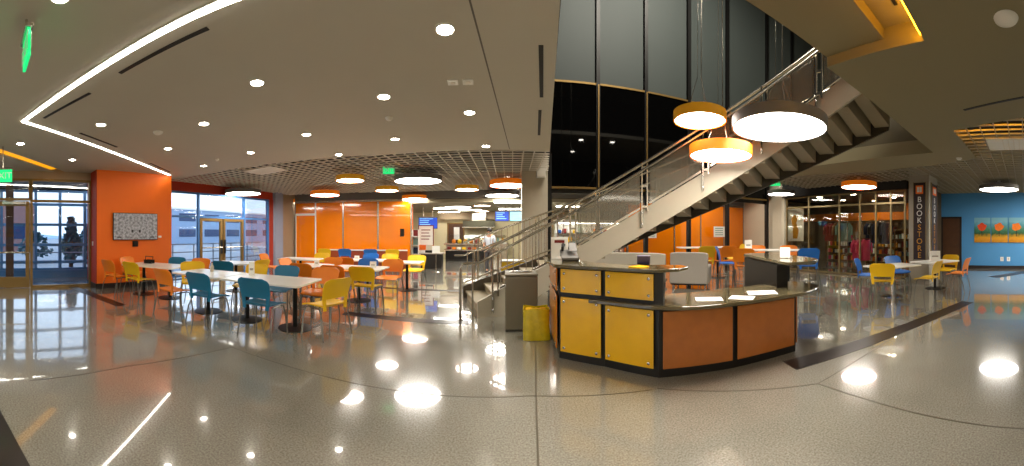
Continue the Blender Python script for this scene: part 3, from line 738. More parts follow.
# vertical bronze cover strips on the black glass
m = MB()
for a in mull[1:3]: m.box(a-0.02, CY-0.1, ZB, a+0.02, CY-0.08, ZF)
m.build('cover_strip', m_brass, t)

# ------------------------------------------------------------------ curved staircase
SC = (0.6, 1.8); RI, RO = 4.17, 5.92; A_B, A_T = 107.0, 10.0
def zup(a): return max(0.27, 0.0426*(110.5-a) + 0.12*max(0.0, (a-85)/22))
def sp(R, a): return SC[0]+R*cos(radians(a)), SC[1]+R*sin(radians(a))
def arc_strip(mb, R, t, a0, a1, zlo, zhi, n):
    """curved upright band, thickness t centred on R"""
    rows = []
    for i in range(n+1):
        a = a0+(a1-a0)*i/n
        p, q = sp(R-t/2, a), sp(R+t/2, a); l, h = zlo(a), zhi(a)
        rows.append([mb.bm.verts.new((p[0], p[1], l)), mb.bm.verts.new((q[0], q[1], l)), mb.bm.verts.new((q[0], q[1], h)), mb.bm.verts.new((p[0], p[1], h))])
    for A, B in zip(rows, rows[1:]):
        for k in range(4): mb.bm.faces.new((A[k], A[(k+1) % 4], B[(k+1) % 4], B[k]))
    mb.bm.faces.new(rows[0][::-1]); mb.bm.faces.new(rows[-1]); return mb
st = thing('staircase', 'curved staircase with pale steel stringers and steel railings', 'staircase', (0, 0, 0))
zlow = lambda a: max(0.0, 0.0426*(110.5-a)-0.46)
for R, ms in ((RI, m_stringer), (RO, m_outer)):
    arc_strip(MB(), R, 0.06, A_B, A_T, zlow if R == RI else (lambda a: max(0.0, zlow(a)-0.10)), zup, 60).build('stringer', ms, st, smooth=True)
H = 0.1725; DA = H/0.0426
for k in range(24):
    zt = H*(k+1); ac = 110.5-(zt+0.10)/0.0426
    m = MB()
    def wedge(a0, a1, z0, z1):
        pts = []
        for a in (a0, (a0+a1)/2, a1): pts.append(sp(RI+0.03, a))
        for a in (a1, (a0+a1)/2, a0): pts.append(sp(RO-0.03, a))
        m.prism(pts, z0, z1)
    wedge(ac-DA/2, ac+DA/2+0.3, zt-0.045, zt)
    wedge(ac+DA/2-0.25, ac+DA/2, max(0, zt-H), zt-0.045)
    zl = max(0.03, zt-0.36)
    if zt > 0.5:
        wedge(ac-DA*0.30, ac+DA/2, zl, zl+0.03); wedge(ac-DA*0.30, ac-DA*0.30+0.3, zl+0.03, zt-0.045)
    m.build('tread', m_tread, st)
struct(MB().prism([sp(RI-0.03, A_T+0.5), sp(RO+0.03, A_T+0.5), (6.65, 1.91), (4.4, 1.91)], 4.05, 4.2).build('landing', m_tread))
def rail_pts(R, dz, a0, a1, n=48, zmin=0.0):
    return [(*sp(R, a), max(zmin, zup(a)+dz)) for a in [a0+(a1-a0)*i/n for i in range(n+1)]]
# near side: posts of twin flat bars, guard rail, handrail, glass infill
POSTS = [102.6, 82.8, 64.4, 48.8, 34.0, 20.5]
for a in POSTS:
    p = Vector(sp(RI-0.055, a)); u = Vector((-sin(radians(a)), cos(radians(a)))); n = Vector((cos(radians(a)), sin(radians(a))))
    z0, z1 = max(0.02, zup(a)-0.36), zup(a)+0.82
    m = MB()
    for s_ in (-0.05, 0.05): m.slab(p+u*(s_-0.013), p+u*(s_+0.013), z0 if s_ > 0 else zup(a)-0.06, z1, 0.045)
    for zz in (zup(a)+0.02, zup(a)+0.40, zup(a)+0.74): m.slab(p-u*0.05, p+u*0.05, zz-0.02, zz+0.02, 0.02)
    po = m.build('post', m_steel, st)
    for zz in (zup(a)-0.30, zup(a)-0.10):
        q = p - n*0.02 + u*0.05; MB().ball((q.x, q.y, zz), 0.022, 6).build('bolt', m_chrome, po, smooth=True)
MB().tube(rail_pts(RI-0.04, 0.84, 105.5, A_T, zmin=1.12), 0.024).build('guard_rail', m_steel, st, smooth=True)
hp = rail_pts(RI-0.12, 0.70, 110.8, A_T, zmin=0.95)
e = Vector(sp(RI-0.12, 111.6))
MB().tube([(e.x, e.y, 0.0), (e.x, e.y, 0.88), (*sp(RI-0.12, 111.3), 0.935)] + hp, 0.024).build('handrail', m_steel, st, smooth=True)
MB().cyl(e.x, e.y, 0, 0.012, 0.06).build('foot_plate', m_steel, st)
MB().tube([(*sp(RI-0.12, 108.5), 0.0), (*sp(RI-0.12, 108.5), 0.94)], 0.017).build('handrail_leg', m_steel, st, smooth=True)
for a0, a1 in zip(POSTS, POSTS[1:]+[A_T]):
    if a0 < 100: arc_strip(MB(), RI-0.05, 0.012, a0-1.2, a1+1.2, lambda a: zup(a)+0.07, lambda a: zup(a)+0.74, 12).build('glass_panel', m_rail, st, smooth=True)
    arc_strip(MB(), RI-0.05, 0.03, a0-1.2, a1+1.2, lambda a: zup(a)+0.02, lambda a: zup(a)+0.06, 12).build('bottom_rail', m_steel, st, smooth=True)
for k in range(11):
    a = 101.2-1.6*k; x, y = sp(RI-0.05, a); MB().cyl(x, y, zup(a)+0.05, zup(a)+0.82, 0.007, n=6).build('baluster', m_steel, st)
# far side: posts, rails, vertical balusters
for a in [104, 90, 76, 62, 48, 34, 20]:
    p = Vector(sp(RO+0.0, a)); u = Vector((-sin(radians(a)), cos(radians(a))))
    m = MB(); m.slab(p-u*0.05, p-u*0.024, max(0.02, zup(a)-0.30), zup(a)+0.98, 0.05); m.slab(p+u*0.024, p+u*0.05, max(0.02, zup(a)-0.30), zup(a)+0.98, 0.05)
    m.build('post', m_steel, st)
MB().tube(rail_pts(RO-0.0, 1.0, A_B, A_T, zmin=1.15), 0.022).build('guard_rail', m_steel, st, smooth=True)
MB().tube(rail_pts(RO-0.05, 0.72, A_B+2, A_T, zmin=0.95), 0.02).build('handrail', m_steel, st, smooth=True)
arc_strip(MB(), RO+0.0, 0.03, A_B, A_T, lambda a: zup(a)+0.06, lambda a: zup(a)+0.10, 60).build('bottom_rail', m_steel, st, smooth=True)
for k in range(72):
    a = 106.0-1.3*k
    x, y = sp(RO+0.0, a); MB().cyl(x, y, zup(a)+0.08, max(1.15, zup(a)+1.0), 0.006, n=6).build('baluster', m_steel, st)
# black kick plates with holes at the stair foot (two cable plates on the stringer)
x, y = sp(RI-0.035, 105.0)
# ------------------------------------------------------------------ reception desk
P = [Vector(p) for p in ((0.60, 4.95), (0.56, 3.87), (1.02, 3.51), (1.465, 3.03), (2.28, 2.81), (3.16, 2.66), (3.34, 2.95), (3.97, 4.34))]
desk = thing('reception_desk', 'curved reception desk with yellow and copper panels and dark granite tops', 'reception desk', (0, 0, 0))
inw = [(P[i+1]-P[i]).normalized() for i in range(len(P)-1)]
car = MB()
TOPZ = [1.095, 1.095, 1.095, 0.72, 0.72, 0.72, 1.07]
for i in range(len(P)-1):
    a, b_ = P[i], P[i+1]
    car.slab(a, b_, 0.0, TOPZ[i], 0.16, 0.09)
# end post at the corner, carrying the high top, and the interior shelf carcass
car.slab(P[3], P[3] + Vector((0.16, 0.28)), 0.76, 1.095, 0.09)
car.build('carcass', m_black, desk)
def dpanel(i, u0, u1, z0, z1, mat, bolts=True, t=0.016):
    a, b_ = P[i], P[i+1]; d = (b_-a); L_ = d.length; d = d/L_; n = Vector((-d.y, d.x))*-1
    if u1 < 0: u1 = L_+u1
    m = MB(); m.slab(a+d*u0, a+d*u1, z0, z1, t, 0.0)
    m.xf(Matrix.Translation((n.x*0.022, n.y*0.022, 0)))
    o = m.build('panel', mat, desk, bevel=0.003)
    if bolts:
        ang = atan2(n.y, n.x)
        for u in (u0+0.05, u1-0.05):
            for z in (z0+0.05, z1-0.05):
                q = a+d*u+n*0.03
                m = MB().lathe([(0, 0), (0.016, 0), (0.016, 0.012), (0.010, 0.016), (0, 0.016)], 12)
                m.xf(Matrix.Translation((q.x, q.y, z)) @ Matrix.Rotation(ang, 4, 'Z') @ Matrix.Rotation(pi/2, 4, 'Y'))
                m.build('bolt', m_steel, o, smooth=True)
for z0, z1 in ((0.10, 0.745), (0.80, 1.075)):
    dpanel(0, 0.05, -0.05, z0, z1, m_opanel)
    dpanel(1, 0.04, -0.03, z0, z1, m_ypanel)
    dpanel(2, 0.03, -0.05, z0, z1 if z1 > 0.9 else 0.70, m_ypanel)
dpanel(3, 0.04, -0.03, 0.10, 0.69, m_copper, False)
dpanel(4, 0.03, -0.05, 0.10, 0.69, m_copper, False)
dpanel(5, 0.04, -0.04, 0.10, 0.69, m_copper, False)
dpanel(6, 0.1, -0.05, 0.10, 0.69, m_opanel, False)
def spline(pts, n=6, closed=True):
    pts = [Vector(p) for p in pts]; out = []; N = len(pts)
    for i in range(N):
        p0, p1, p2, p3 = pts[(i-1) % N], pts[i], pts[(i+1) % N], pts[(i+2) % N]
        for k in range(n):
            t_ = k/n
            out.append(0.5*((2*p1)+(-p0+p2)*t_+(2*p0-5*p1+4*p2-p3)*t_*t_+(-p0+3*p1-3*p2+p3)*t_**3))
    return [(p.x, p.y) for p in out]
low = [(0.84, 3.53), (0.97, 3.42), (1.21, 3.18), (1.43, 2.97), (1.70, 2.80), (2.0, 2.72), (2.30, 2.68), (2.75, 2.60), (3.15, 2.55), (3.45, 2.57), (3.68, 2.68), (3.82, 2.92), (3.78, 3.25), (3.6, 3.42), (3.2, 3.40), (2.6, 3.44), (2.05, 3.5), (1.6, 3.58), (1.30, 3.52), (1.02, 3.56)]
MB().prism(spline(low, 4), 0.72, 0.76).build('low_counter_top', m_granite, desk, bevel=0.008)
hi = [(0.48, 5.0), (0.47, 4.3), (0.49, 3.83), (0.68, 3.64), (0.93, 3.44), (1.2, 3.18), (1.44, 2.97), (1.66, 2.96), (1.86, 3.10), (1.88, 3.28), (1.72, 3.40), (1.5, 3.48), (1.25, 3.70), (1.02, 3.95), (0.95, 4.3), (0.95, 5.0)]
MB().prism(hi, 1.095, 1.13).build('high_counter_top', m_granite, desk, bevel=0.008)
wing = [(3.12, 2.78), (3.35, 2.66), (3.68, 2.70), (3.92, 2.92), (4.06, 3.25), (4.22, 3.8), (4.3, 4.4), (3.86, 4.48), (3.6, 3.95), (3.32, 3.3)]
MB().prism(spline(wing, 4), 1.085, 1.125).build('wing_counter_top', m_granite, desk, bevel=0.008)
# back worktop of the desk behind the yellow panels
MB().prism([(0.72, 4.9), (0.72, 3.95), (1.05, 3.66), (1.35, 3.50), (1.35, 4.1), (1.3, 4.9)], 0.70, 0.735).build('inner_worktop', m_granite, desk)
MB().box(1.0, 4.2, 0, 1.3, 4.9, 0.70).build('inner_cabinet', m_black, desk)

# things on the desk
def on(px, py, z): return lvl(px, py, z)
x, y = on(566, 258.5, 1.125)
x, y = at(569, 4.35)
ang = face((x, y))
t = thing('desk_phone', 'black and silver desk phone on the left end of the high counter', 'phone', (x, y, 1.131), ang + 0.15)
MB().shell(lambda u, v: (-0.11+0.22*u, 0.11-0.22*v+0.0, 0.03+0.10*(1-v)), 2, 2, 0.03).build('base', m_drum_g, t)
MB().box(-0.10, -0.10, 0.0, 0.12, -0.02, 0.05).build('foot', m_black, t)
MB().shell(lambda u, v: (0.0+0.10*u, 0.0-0.12*v+0.07, 0.13+0.10*(1-v)), 2, 2, 0.012).build('display_surround', m_drum_g, t)
MB().shell(lambda u, v: (0.012+0.076*u, -0.115*v*0.6+0.083, 0.155+0.08*(1-v)), 2, 2, 0.006).build('display', m_win, t)
MB().tube([(-0.075, 0.10, 0.06), (-0.08, 0.085, 0.12), (-0.08, 0.03, 0.19), (-0.075, 0.0, 0.21)], [0.03, 0.02, 0.02, 0.03], 8).build('handset', m_black, t, smooth=True)
x, y = at(559.5, 4.58)
t = thing('brochure_holder', 'white brochure holder standing behind the desk phone', 'brochure holder', (x, y, 1.131), face((-x, -y)))
MB().box(-0.12, -0.02, 0, 0.12, 0.0, 0.31).box(-0.12, 0.0, 0.0, 0.12, 0.03, 0.02).build('back', m_paper, t)
MB().box(-0.10, 0.001, 0.02, 0.10, 0.014, 0.29).build('brochure', m_white, t); MB().box(-0.07, 0.0145, 0.23, 0.07, 0.016, 0.27).build('print', m_red, t)
x, y = at(642, 3.82)
x, y = 1.42, 3.50
t = thing('tablet_stand', 'small lilac tablet tilted on a stand on the high counter', 'tablet', (1.47, 3.44, 1.131), face((-0.4, -1)))
MB().shell(lambda u, v: (-0.075+0.15*u, -0.05+0.09*v, 0.012+0.10*v), 2, 2, 0.012).build('tablet', M('lilac_screen', (120, 112, 150), 0.3), t)
MB().box(-0.07, -0.06, 0, 0.07, 0.06, 0.012).build('stand', m_blackmetal, t)
t = thing('note_pad', 'yellow note pad lying in front of the tablet', 'note pad', (1.33, 3.24, 1.131), 0.6)
MB().box(-0.10, -0.07, 0, 0.10, 0.07, 0.012).build('pages', m_yellow, t); MB().box(-0.10, 0.055, 0.012, 0.10, 0.07, 0.016).build('binding', m_gold, t)
for lab, px, py, w, d, rz in (('long white paper sheet lying on the low granite counter, left one', 709, 299, 0.30, 0.21, -0.5), ('white paper sheet on the low granite counter, middle one by the edge', 742, 297.5, 0.28, 0.2, -0.9), ('printed sheet on the low granite counter, nearest the right wing', 762, 292.5, 0.36, 0.26, -0.6)):
    x, y = lvl(px, py, 0.763)
    tag(MB().box(-w/2, -d/2, 0, w/2, d/2, 0.002).build('paper_sheet', m_paper, loc=(x, y, 0.7615), rz=rz), lab, 'paper')
x, y = at(785, 4.85)
t = MB().shell(lambda u, v: (-0.075+0.15*u, 0.035*(1-v), 0.005+0.15*v), 1, 1, 0.004).shell(lambda u, v: (-0.075+0.15*u, -0.035*(1-v), 0.005+0.15*v), 1, 1, 0.004).build('table_card', m_paper, loc=(x, y, 1.131), rz=face((-x, -y)))
tag(t, 'blank white folded card standing on the right wing of the desk', 'card')
# bin and bag beside the desk
t = thing('litter_bin', 'grey square litter bin in front of the stair foot', 'litter bin', (0.14, 5.2, 0), 0.02)
MB().box(-0.25, -0.25, 0.02, 0.25, 0.25, 0.84).build('body', m_binm, t, bevel=0.02)
MB().prism([(-0.255, -0.255), (0.255, -0.255), (0.255, 0.255), (-0.255, 0.255)], 0.84, 0.875).build('lid', m_binm, t, bevel=0.012)
MB().lathe([(0.14, 0.876), (0.18, 0.876), (0.18, 0.89), (0.14, 0.888)], 24).xf(Matrix.Scale(0.6, 4, (0, 1, 0))).build('opening_rim', m_steel, t, smooth=True)
MB().lathe([(0, 0.876), (0.14, 0.876), (0.14, 0.879), (0, 0.879)], 24).xf(Matrix.Scale(0.6, 4, (0, 1, 0))).build('opening', m_black, t)
MB().box(-0.24, -0.24, 0, 0.24, 0.24, 0.02).build('foot', m_black, t)
def bagfn(u, v):
    a = 2*pi*u; k = 0.19*(1+0.06*sin(5*a+3*v)*v); e_ = 9
    c, s_ = cos(a), sin(a); r_ = 1/((abs(c)**e_+abs(s_)**e_)**(1/e_))
    return (r_*c*k*(1-0.06*v), r_*s_*k*0.8*(1-0.1*v), 0.005+0.43*v+0.012*sin(3*a)*v)
t = thing('gift_bag', 'crumpled shiny yellow bag on the floor against the desk end', 'bag', (0.345, 4.66, 0), 0.0)
MB().shell(bagfn, 28, 8, 0.006).build('body', m_bag, t, smooth=True)
MB().box(-0.15, -0.11, 0.0, 0.15, 0.11, 0.012).build('base', m_bag, t)
MB().shell(lambda u, v: (-0.15+0.3*u, -0.10+0.2*v, 0.40+0.02*sin(9*u)*sin(7*v)), 8, 6, 0.01).build('tissue', m_yellow, t, smooth=True)

# ------------------------------------------------------------------ sofas (backs towards the desk)
def sofa(name, label, a, b_, fab, arms=(True, True), h=0.92):
    a, b_ = Vector(a), Vector(b_); L_ = (b_-a).length; d = (b_-a)/L_
    t = thing(name, label, 'sofa', (a.x, a.y, 0), atan2(d.y, d.x))   # local +Y is away from the camera
    MB().shell(lambda u, v: (0.02+(L_-0.04)*u, 0.09+0.10*v, 0.14+(h-0.14)*v - 0.03*(2*u-1)**6*v), 24, 6, 0.17).build('backrest', fab, t, smooth=True, bevel=0.03)
    MB().box(0.12, 0.22, 0.16, L_-0.12, 0.85, 0.42).build('seat', fab, t, bevel=0.05)
    for k, on_ in enumerate(arms):
        x0 = 0.0 if k == 0 else L_-0.14
        if on_: MB().box(x0, 0.12, 0.14, x0+0.14, 0.86, 0.62).build('armrest', fab, t, bevel=0.05)
    for sx in (0.08, L_-0.12):
        for sy in (0.08, 0.74): MB().cyl(sx+0.02, sy+0.03, 0, 0.15, 0.022, n=10).build('leg', m_chrome, t, smooth=True)
    MB().box(0.05, 0.02, 0.12, L_-0.05, 0.84, 0.16).build('base', m_blackmetal, t)
sofa('sofa', 'long light grey sofa seen from behind under the stairs', (2.05, 9.05), (3.98, 7.80), m_fabric2, (True, False), 0.95)
sofa('armchair', 'grey upholstered armchair at the right end of the sofa, seen from behind', (4.02, 7.72), (4.82, 7.02), m_fabric, (True, True), 0.98)

# ------------------------------------------------------------------ chairs, stools, tables
def seat_parts(root, mat, hs, hb, legmat):
    """stacking chair facing +Y: seat height hs, top of back hb"""
    MB().shell(lambda u, v: ((-0.225+0.45*u)*(1-0.10*v*v*0 - 0.06*(1-v)), -0.19+0.42*v, hs - 0.018*sin(pi*u)*(1-abs(2*v-1)) - 0.03*max(0, v-0.8)/0.2 + 0.012*(2*u-1)**2), 8, 8, 0.018).build('seat', mat, root, smooth=True)
    z0, z1, rc = hs+0.035, hb, 0.08
    def back(u, v):
        z = z0+(z1-z0)*v; s_ = 2*u-1
        hw = 0.205+0.03*min(1, v*1.4)
        dz = max(0, z-(z1-rc)); hw = hw - rc + sqrt(max(0, rc*rc-dz*dz))
        return (hw*s_, -0.185-0.10*v*v-0.035*(1-s_*s_)*v - 0.02, z)
    vb = 0.2
    m = MB().shell(lambda u, v: back(u, vb+(1-vb)*v), 10, 10, 0.014)
    for sg in (0, 1):  # side uprights leave the open slot above the seat
        m.shell(lambda u, v: back((0.12*u if sg == 0 else 0.88+0.12*u), -0.25+(vb+0.28)*v), 2, 4, 0.015)
    m.shell(lambda u, v: (-0.2+0.4*u, -0.205-0.01*sin(pi*u)+0.03*v, hs-0.005+0.03*(1-v)), 6, 2, 0.012)
    m.build('backrest', mat, root, smooth=True)
    for sx in (-1, 1):
        MB().tube([(sx*0.245, 0.22, 0.0), (sx*0.235, 0.19, hs*0.6), (sx*0.215, 0.16, hs-0.045), (sx*0.21, 0.10, hs-0.022)], 0.0115, 8).build('leg', legmat, root, smooth=True)
        MB().tube([(sx*0.245, -0.27, 0.0), (sx*0.235, -0.21, hs*0.6), (sx*0.215, -0.15, hs-0.03), (sx*0.21, 0.08, hs-0.022)], 0.0115, 8).build('leg', legmat, root, smooth=True)
    for ch in root.children:
        for v in ch.data.vertices: v.co.x *= 1.16
    if hs > 0.6:
        MB().tube([(-0.275, 0.205, hs*0.35), (0.275, 0.205, hs*0.35)], 0.009, 6).build('footrest', legmat, root, smooth=True)
        MB().tube([(-0.275, -0.24, hs*0.35), (0.275, -0.24, hs*0.35)], 0.009, 6).build('footrest', legmat, root, smooth=True)
CM = {'y': m_yellow, 'o': m_orange, 'b': m_teal, 'B': m_bluep}; PROTO = {}
def chair(kind, c, x, y, f, label, group):
    nm = 'stacking_chair' if kind == 'chair' else 'counter_stool'
    rz = face(f)
    if (kind, c) not in PROTO:
        t = thing(nm, label, 'chair' if kind == 'chair' else 'stool', (x, y, 0), rz, group)
        seat_parts(t, CM[c], 0.46 if kind == 'chair' else 0.66, 0.86 if kind == 'chair' else 1.12, m_leg)
        PROTO[(kind, c)] = t
    else:
        dup(PROTO[(kind, c)], (x, y, 0), rz, label, group)
def table(x, y, rz, L_, W, label, bases, h=0.74, basemat=None, group='white dining tables'):
    t = thing('dining_table' if h < 0.9 else 'high_table', label, 'table', (x, y, 0), rz, group)
    r = 0.05; pts = []
    for cx, cy, a0 in ((L_/2-r, W/2-r, 0), (-L_/2+r, W/2-r, 90), (-L_/2+r, -W/2+r, 180), (L_/2-r, -W/2+r, 270)):
        for k in range(5): a = radians(a0+22.5*k); pts.append((cx+r*cos(a), cy+r*sin(a)))
    MB().prism(pts, h-0.03, h).build('tabletop', m_white, t, bevel=0.004)
    for bx in bases:
        MB().cyl(bx, 0, 0.02, h-0.05, 0.038, n=16).build('column', basemat or m_blackmetal, t, smooth=True)
        MB().lathe([(0, 0), (0.27, 0), (0.27, 0.008), (0.06, 0.025), (0, 0.025)], 32, (bx, 0)).build('base', basemat or m_blackmetal, t, smooth=True)
        MB().box(bx-0.16, -0.16, h-0.05, bx+0.16, 0.16, h-0.03).build('mount_plate', m_blackmetal, t)
R10 = radians(10)
table(-3.65, 3.98, R10, 1.5, 0.9, 'white dining table nearest the viewer, right end of the front row', (-0.47, 0.47))
table(-5.01, 3.74, R10, 1.2, 0.9, 'white dining table in the front row, joined to the left of the nearest one', (-0.02,))
table(-6.93, 3.61, radians(24), 1.5, 0.9, 'white dining table in front of the orange wall', (-0.4, 0.4))
g = 'chairs around the front row of tables'
chair('chair', 'o', -7.47, 2.80, (-0.25, 1), 'orange chair leftmost in the front row, before the orange wall', g)
chair('chair', 'y', -6.76, 3.08, (-0.3, 1), 'yellow chair next to the leftmost orange one, back to the viewer', g)
chair('chair', 'o', -5.17, 3.06, (-0.1, 1), 'orange chair left of two blue ones, back to the viewer', g)
chair('chair', 'b', -4.40, 3.28, (-0.17, 1), 'blue chair between the orange chair and the nearest blue chair', g)
chair('chair', 'b', -3.36, 3.52, (-0.17, 1), 'blue chair nearest the viewer at the front table', g)
chair('chair', 'y', -2.62, 4.07, (-0.93, 0.25), 'yellow chair at the right end of the nearest table, side on', g)
chair('chair', 'o', -3.22, 4.80, (0.17, -1), 'orange chair facing the viewer across the nearest table', g)
chair('chair', 'b', -4.02, 4.66, (0.17, -1), 'blue chair facing the viewer across the nearest table', g)
chair('chair', 'y', -4.72, 4.52, (0.17, -1), 'yellow chair facing the viewer behind the white card on the table', g)
chair('chair', 'y', -5.82, 3.93, (0.9, -0.5), 'yellow chair at the left end of the joined front tables', g)
chair('chair', 'o', -6.62, 4.52, (0.41, -0.91), 'orange chair facing the viewer beyond the table at the orange wall', g)
chair('chair', 'b', -7.28, 4.22, (0.41, -0.91), 'blue chair mostly hidden behind the table at the orange wall', g)
chair('chair', 'o', -7.88, 3.44, (0.91, 0.41), 'orange chair at the far left table end, close to the orange wall', g)
table(-6.35, 5.62, radians(40), 0.9, 0.9, 'small square white table in front of the window doors', (0,))
g = 'chairs around the small table by the windows'
chair('chair', 'b', -5.92, 4.95, (-0.45, 0.9), 'blue chair side on at the small table by the window doors', g)
chair('chair', 'y', -5.74, 5.68, (-0.95, 0.0), 'yellow chair right of the small table by the window doors', g)
table(-5.9, 7.78, radians(8), 1.2, 0.8, 'white dining table before the orange door panel, near the blue grey pier', (0,))
table(-4.48, 6.38, radians(4), 0.8, 0.8, 'square white table in the second row, left of the long one', (0,))
table(-3.28, 6.46, radians(4), 1.2, 0.8, 'white dining table in the second row, before the yellow chair', (0,))
g = 'chairs in the second row'
chair('chair', 'o', -6.72, 7.40, (0.95, 0.25), 'orange chair at the left end of the table by the pier', g)
chair('chair', 'y', -5.72, 8.45, (0.1, -1), 'yellow chair behind the table by the pier', g)
chair('chair', 'o', -5.02, 6.36, (0.95, 0.1), 'orange chair at the left end of the square second row table', g)
chair('chair', 'o', -4.22, 5.80, (-0.1, 1), 'orange chair seen from behind at the square second row table', g)
chair('chair', 'o', -4.45, 7.02, (0.0, -1), 'orange chair facing the viewer beyond the square second row table', g)
chair('chair', 'o', -3.42, 5.80, (-0.05, 1), 'orange chair seen from behind left of the yellow second row chair', g)
chair('chair', 'y', -2.80, 5.86, (-0.05, 1), 'yellow chair seen from behind in the second row with dark seat shadow', g)
chair('chair', 'B', -3.48, 7.10, (0, -1), 'blue chair facing the viewer beyond the second row table', g)
chair('chair', 'o', -2.82, 7.12, (0, -1), 'orange chair facing the viewer at the right end of the second row', g)
table(-4.0, 8.42, radians(6), 1.1, 0.8, 'white dining table in the third row, left one', (0,))
table(-2.72, 8.15, radians(6), 0.8, 0.8, 'square white table at the right end of the third row', (0,))
g = 'chairs in the third row'
chair('chair', 'o', -4.28, 7.82, (-0.05, 1), 'orange chair seen from behind at the third row table', g)
chair('chair', 'y', -3.68, 9.1, (0, -1), 'yellow chair facing the viewer behind the left third row table', g)
chair('chair', 'B', -4.32, 9.08, (0, -1), 'blue chair facing the viewer behind the left third row table', g)
chair('chair', 'y', -2.72, 8.80, (0, -1), 'yellow chair at the right end of the third row, nearest the food court', g)
g = 'chairs along the ledge of the orange glass'
for c, px, lab in (('y', 331, 'leftmost yellow chair at the ledge of the orange glass'), ('B', 350, 'left one of two blue chairs at the ledge of the orange glass'),
                   ('B', 374, 'right one of two blue chairs at the ledge of the orange glass'), ('y', 394.5, 'yellow chair at the right end of the ledge of the orange glass')):
    dx, dy = ray(px); A = pb-pa
    # stand 0.75 m clear of the partition on this bearing
    k = (pa.x*A.y-pa.y*A.x)/(dx*A.y-dy*A.x)
    chair('chair', c, dx*k+n_.x*0.72, dy*k+n_.y*0.72, (-n_.x, -n_.y), lab, g)
# right hand tables
table(7.08, 3.02, radians(-24), 1.2, 0.8, 'white dining table nearest the bookstore column, front one', (0,), basemat=m_chrome)
table(8.52, 2.38, radians(-24), 1.2, 0.8, 'white dining table beside the bookstore column, rear one', (0,), basemat=m_blackmetal)
g = 'chairs around the tables by the bookstore'
chair('chair', 'y', 6.50, 3.0, (0.9, 0.35), 'yellow chair seen from behind at the table by the bookstore', g)
chair('chair', 'B', 7.18, 3.72, (0.3, -1), 'blue chair left of the table by the bookstore', g)
chair('chair', 'B', 8.22, 3.34, (-0.5, -0.85), 'blue chair facing the viewer in front of the bookstore column', g)
chair('chair', 'y', 7.28, 2.22, (0.1, 1), 'yellow chair side on at the near right of the bookstore tables', g)
chair('chair', 'o', 8.32, 1.72, (0.1, 1), 'orange chair rightmost at the bookstore tables, before the blue wall', g)
chair('chair', 'y', 9.12, 2.22, (-1, 0.3), 'yellow chair facing the viewer at the far end of the bookstore tables', g)
# high tables right of the stairs
g2 = 'white high tables'
table(6.46, 6.36, radians(-45), 1.7, 0.7, 'white high table behind the right wing of the desk', (-0.5, 0.5), h=1.04, group=g2)
table(5.95, 8.95, radians(-18), 1.7, 0.7, 'white high table behind the armchair', (-0.5, 0.5), h=1.04, group=g2)
g = 'stools at the high tables'
chair('stool', 'o', 5.47, 6.32, (0.7, 0.7), 'orange stool seen from behind at the high table near the desk', g)
chair('stool', 'B', 6.62, 5.18, (0.7, 0.7), 'blue stool beside the right wing of the desk', g)
chair('stool', 'o', 6.72, 7.22, (-0.7, -0.7), 'orange stool facing the viewer beyond the near high table, left one', g)
chair('stool', 'o', 7.38, 6.48, (-0.7, -0.7), 'orange stool facing the viewer beyond the near high table, right one', g)
chair('stool', 'y', 5.42, 8.12, (0.2, 0.98), 'yellow stool just right of the grey armchair', g)
chair('stool', 'o', 6.02, 7.90, (0.1, 1), 'orange stool between the yellow stool and the near high table', g)
chair('stool', 'y', 7.0, 8.55, (-0.9, 0.3), 'yellow stool at the right end of the far high table', g)
chair('stool', 'B', 5.56, 7.16, (0.75, -0.65), 'blue stool partly hidden behind the orange stool', g)

# small things on tables
def bottle(label, x, y, z, mat, h=0.14):
    t = thing('condiment_bottle', label, 'bottle', (x, y, z))
    MB().lathe([(0, 0), (0.035, 0), (0.037, h*0.6), (0.018, h*0.8), (0.016, h), (0, h)], 14).build('body', mat, t, smooth=True)
    MB().cyl(0, 0, h, h+0.025, 0.018, 0.012, 12).build('cap', m_red, t)
def card(label, x, y, z, w, h, rz):
    t = thing('table_card', label, 'card', (x, y, z), rz)
    MB().shell(lambda u, v: (-w/2+w*u, 0.04*(1-v), 0.004+h*v), 1, 1, 0.004).shell(lambda u, v: (-w/2+w*u, -0.04*(1-v), 0.004+h*v), 1, 1, 0.004).build('card', m_paper, t)
    MB().box(-w*0.3, -0.028, h*0.4, w*0.3, -0.024, h*0.55).build('print', m_fabric, t)
bottle('clear jar with red cap on the joined front table', -5.1, 3.88, 0.742, m_fabric2, 0.17)
card('tall narrow white card on the nearest dining table', -4.17, 4.06, 0.742, 0.10, 0.24, 0.7)
card('white menu card on the rear table beside the bookstore column', 8.50, 2.38, 0.742, 0.28, 0.27, radians(-70))
card('small white card on the left third row table', -4.2, 8.15, 0.742, 0.14, 0.12, 0.2)
card('small white card on the square second row table', -4.3, 6.3, 0.742, 0.12, 0.12, 0.5)
card('small white card on the second row table before the yellow chair', -2.95, 6.5, 0.742, 0.14, 0.13, 0.3)
card('tall silver white card on the near high table', 5.98, 6.75, 1.042, 0.20, 0.26, radians(-40))
t = thing('table_caddy', 'dark metal caddy on the table by the orange wall', 'caddy', (-7.35, 3.62, 0.742), 0.4)
MB().box(-0.12, -0.07, 0, 0.12, 0.07, 0.02).box(-0.12, -0.07, 0.02, 0.12, -0.06, 0.09).box(-0.12, 0.06, 0.02, 0.12, 0.07, 0.09).build('tray', m_blackmetal, t)
MB().tube([(-0.12, 0, 0.02), (-0.12, 0, 0.17), (0.12, 0, 0.17), (0.12, 0, 0.02)], 0.012).build('handle', m_blackmetal, t)

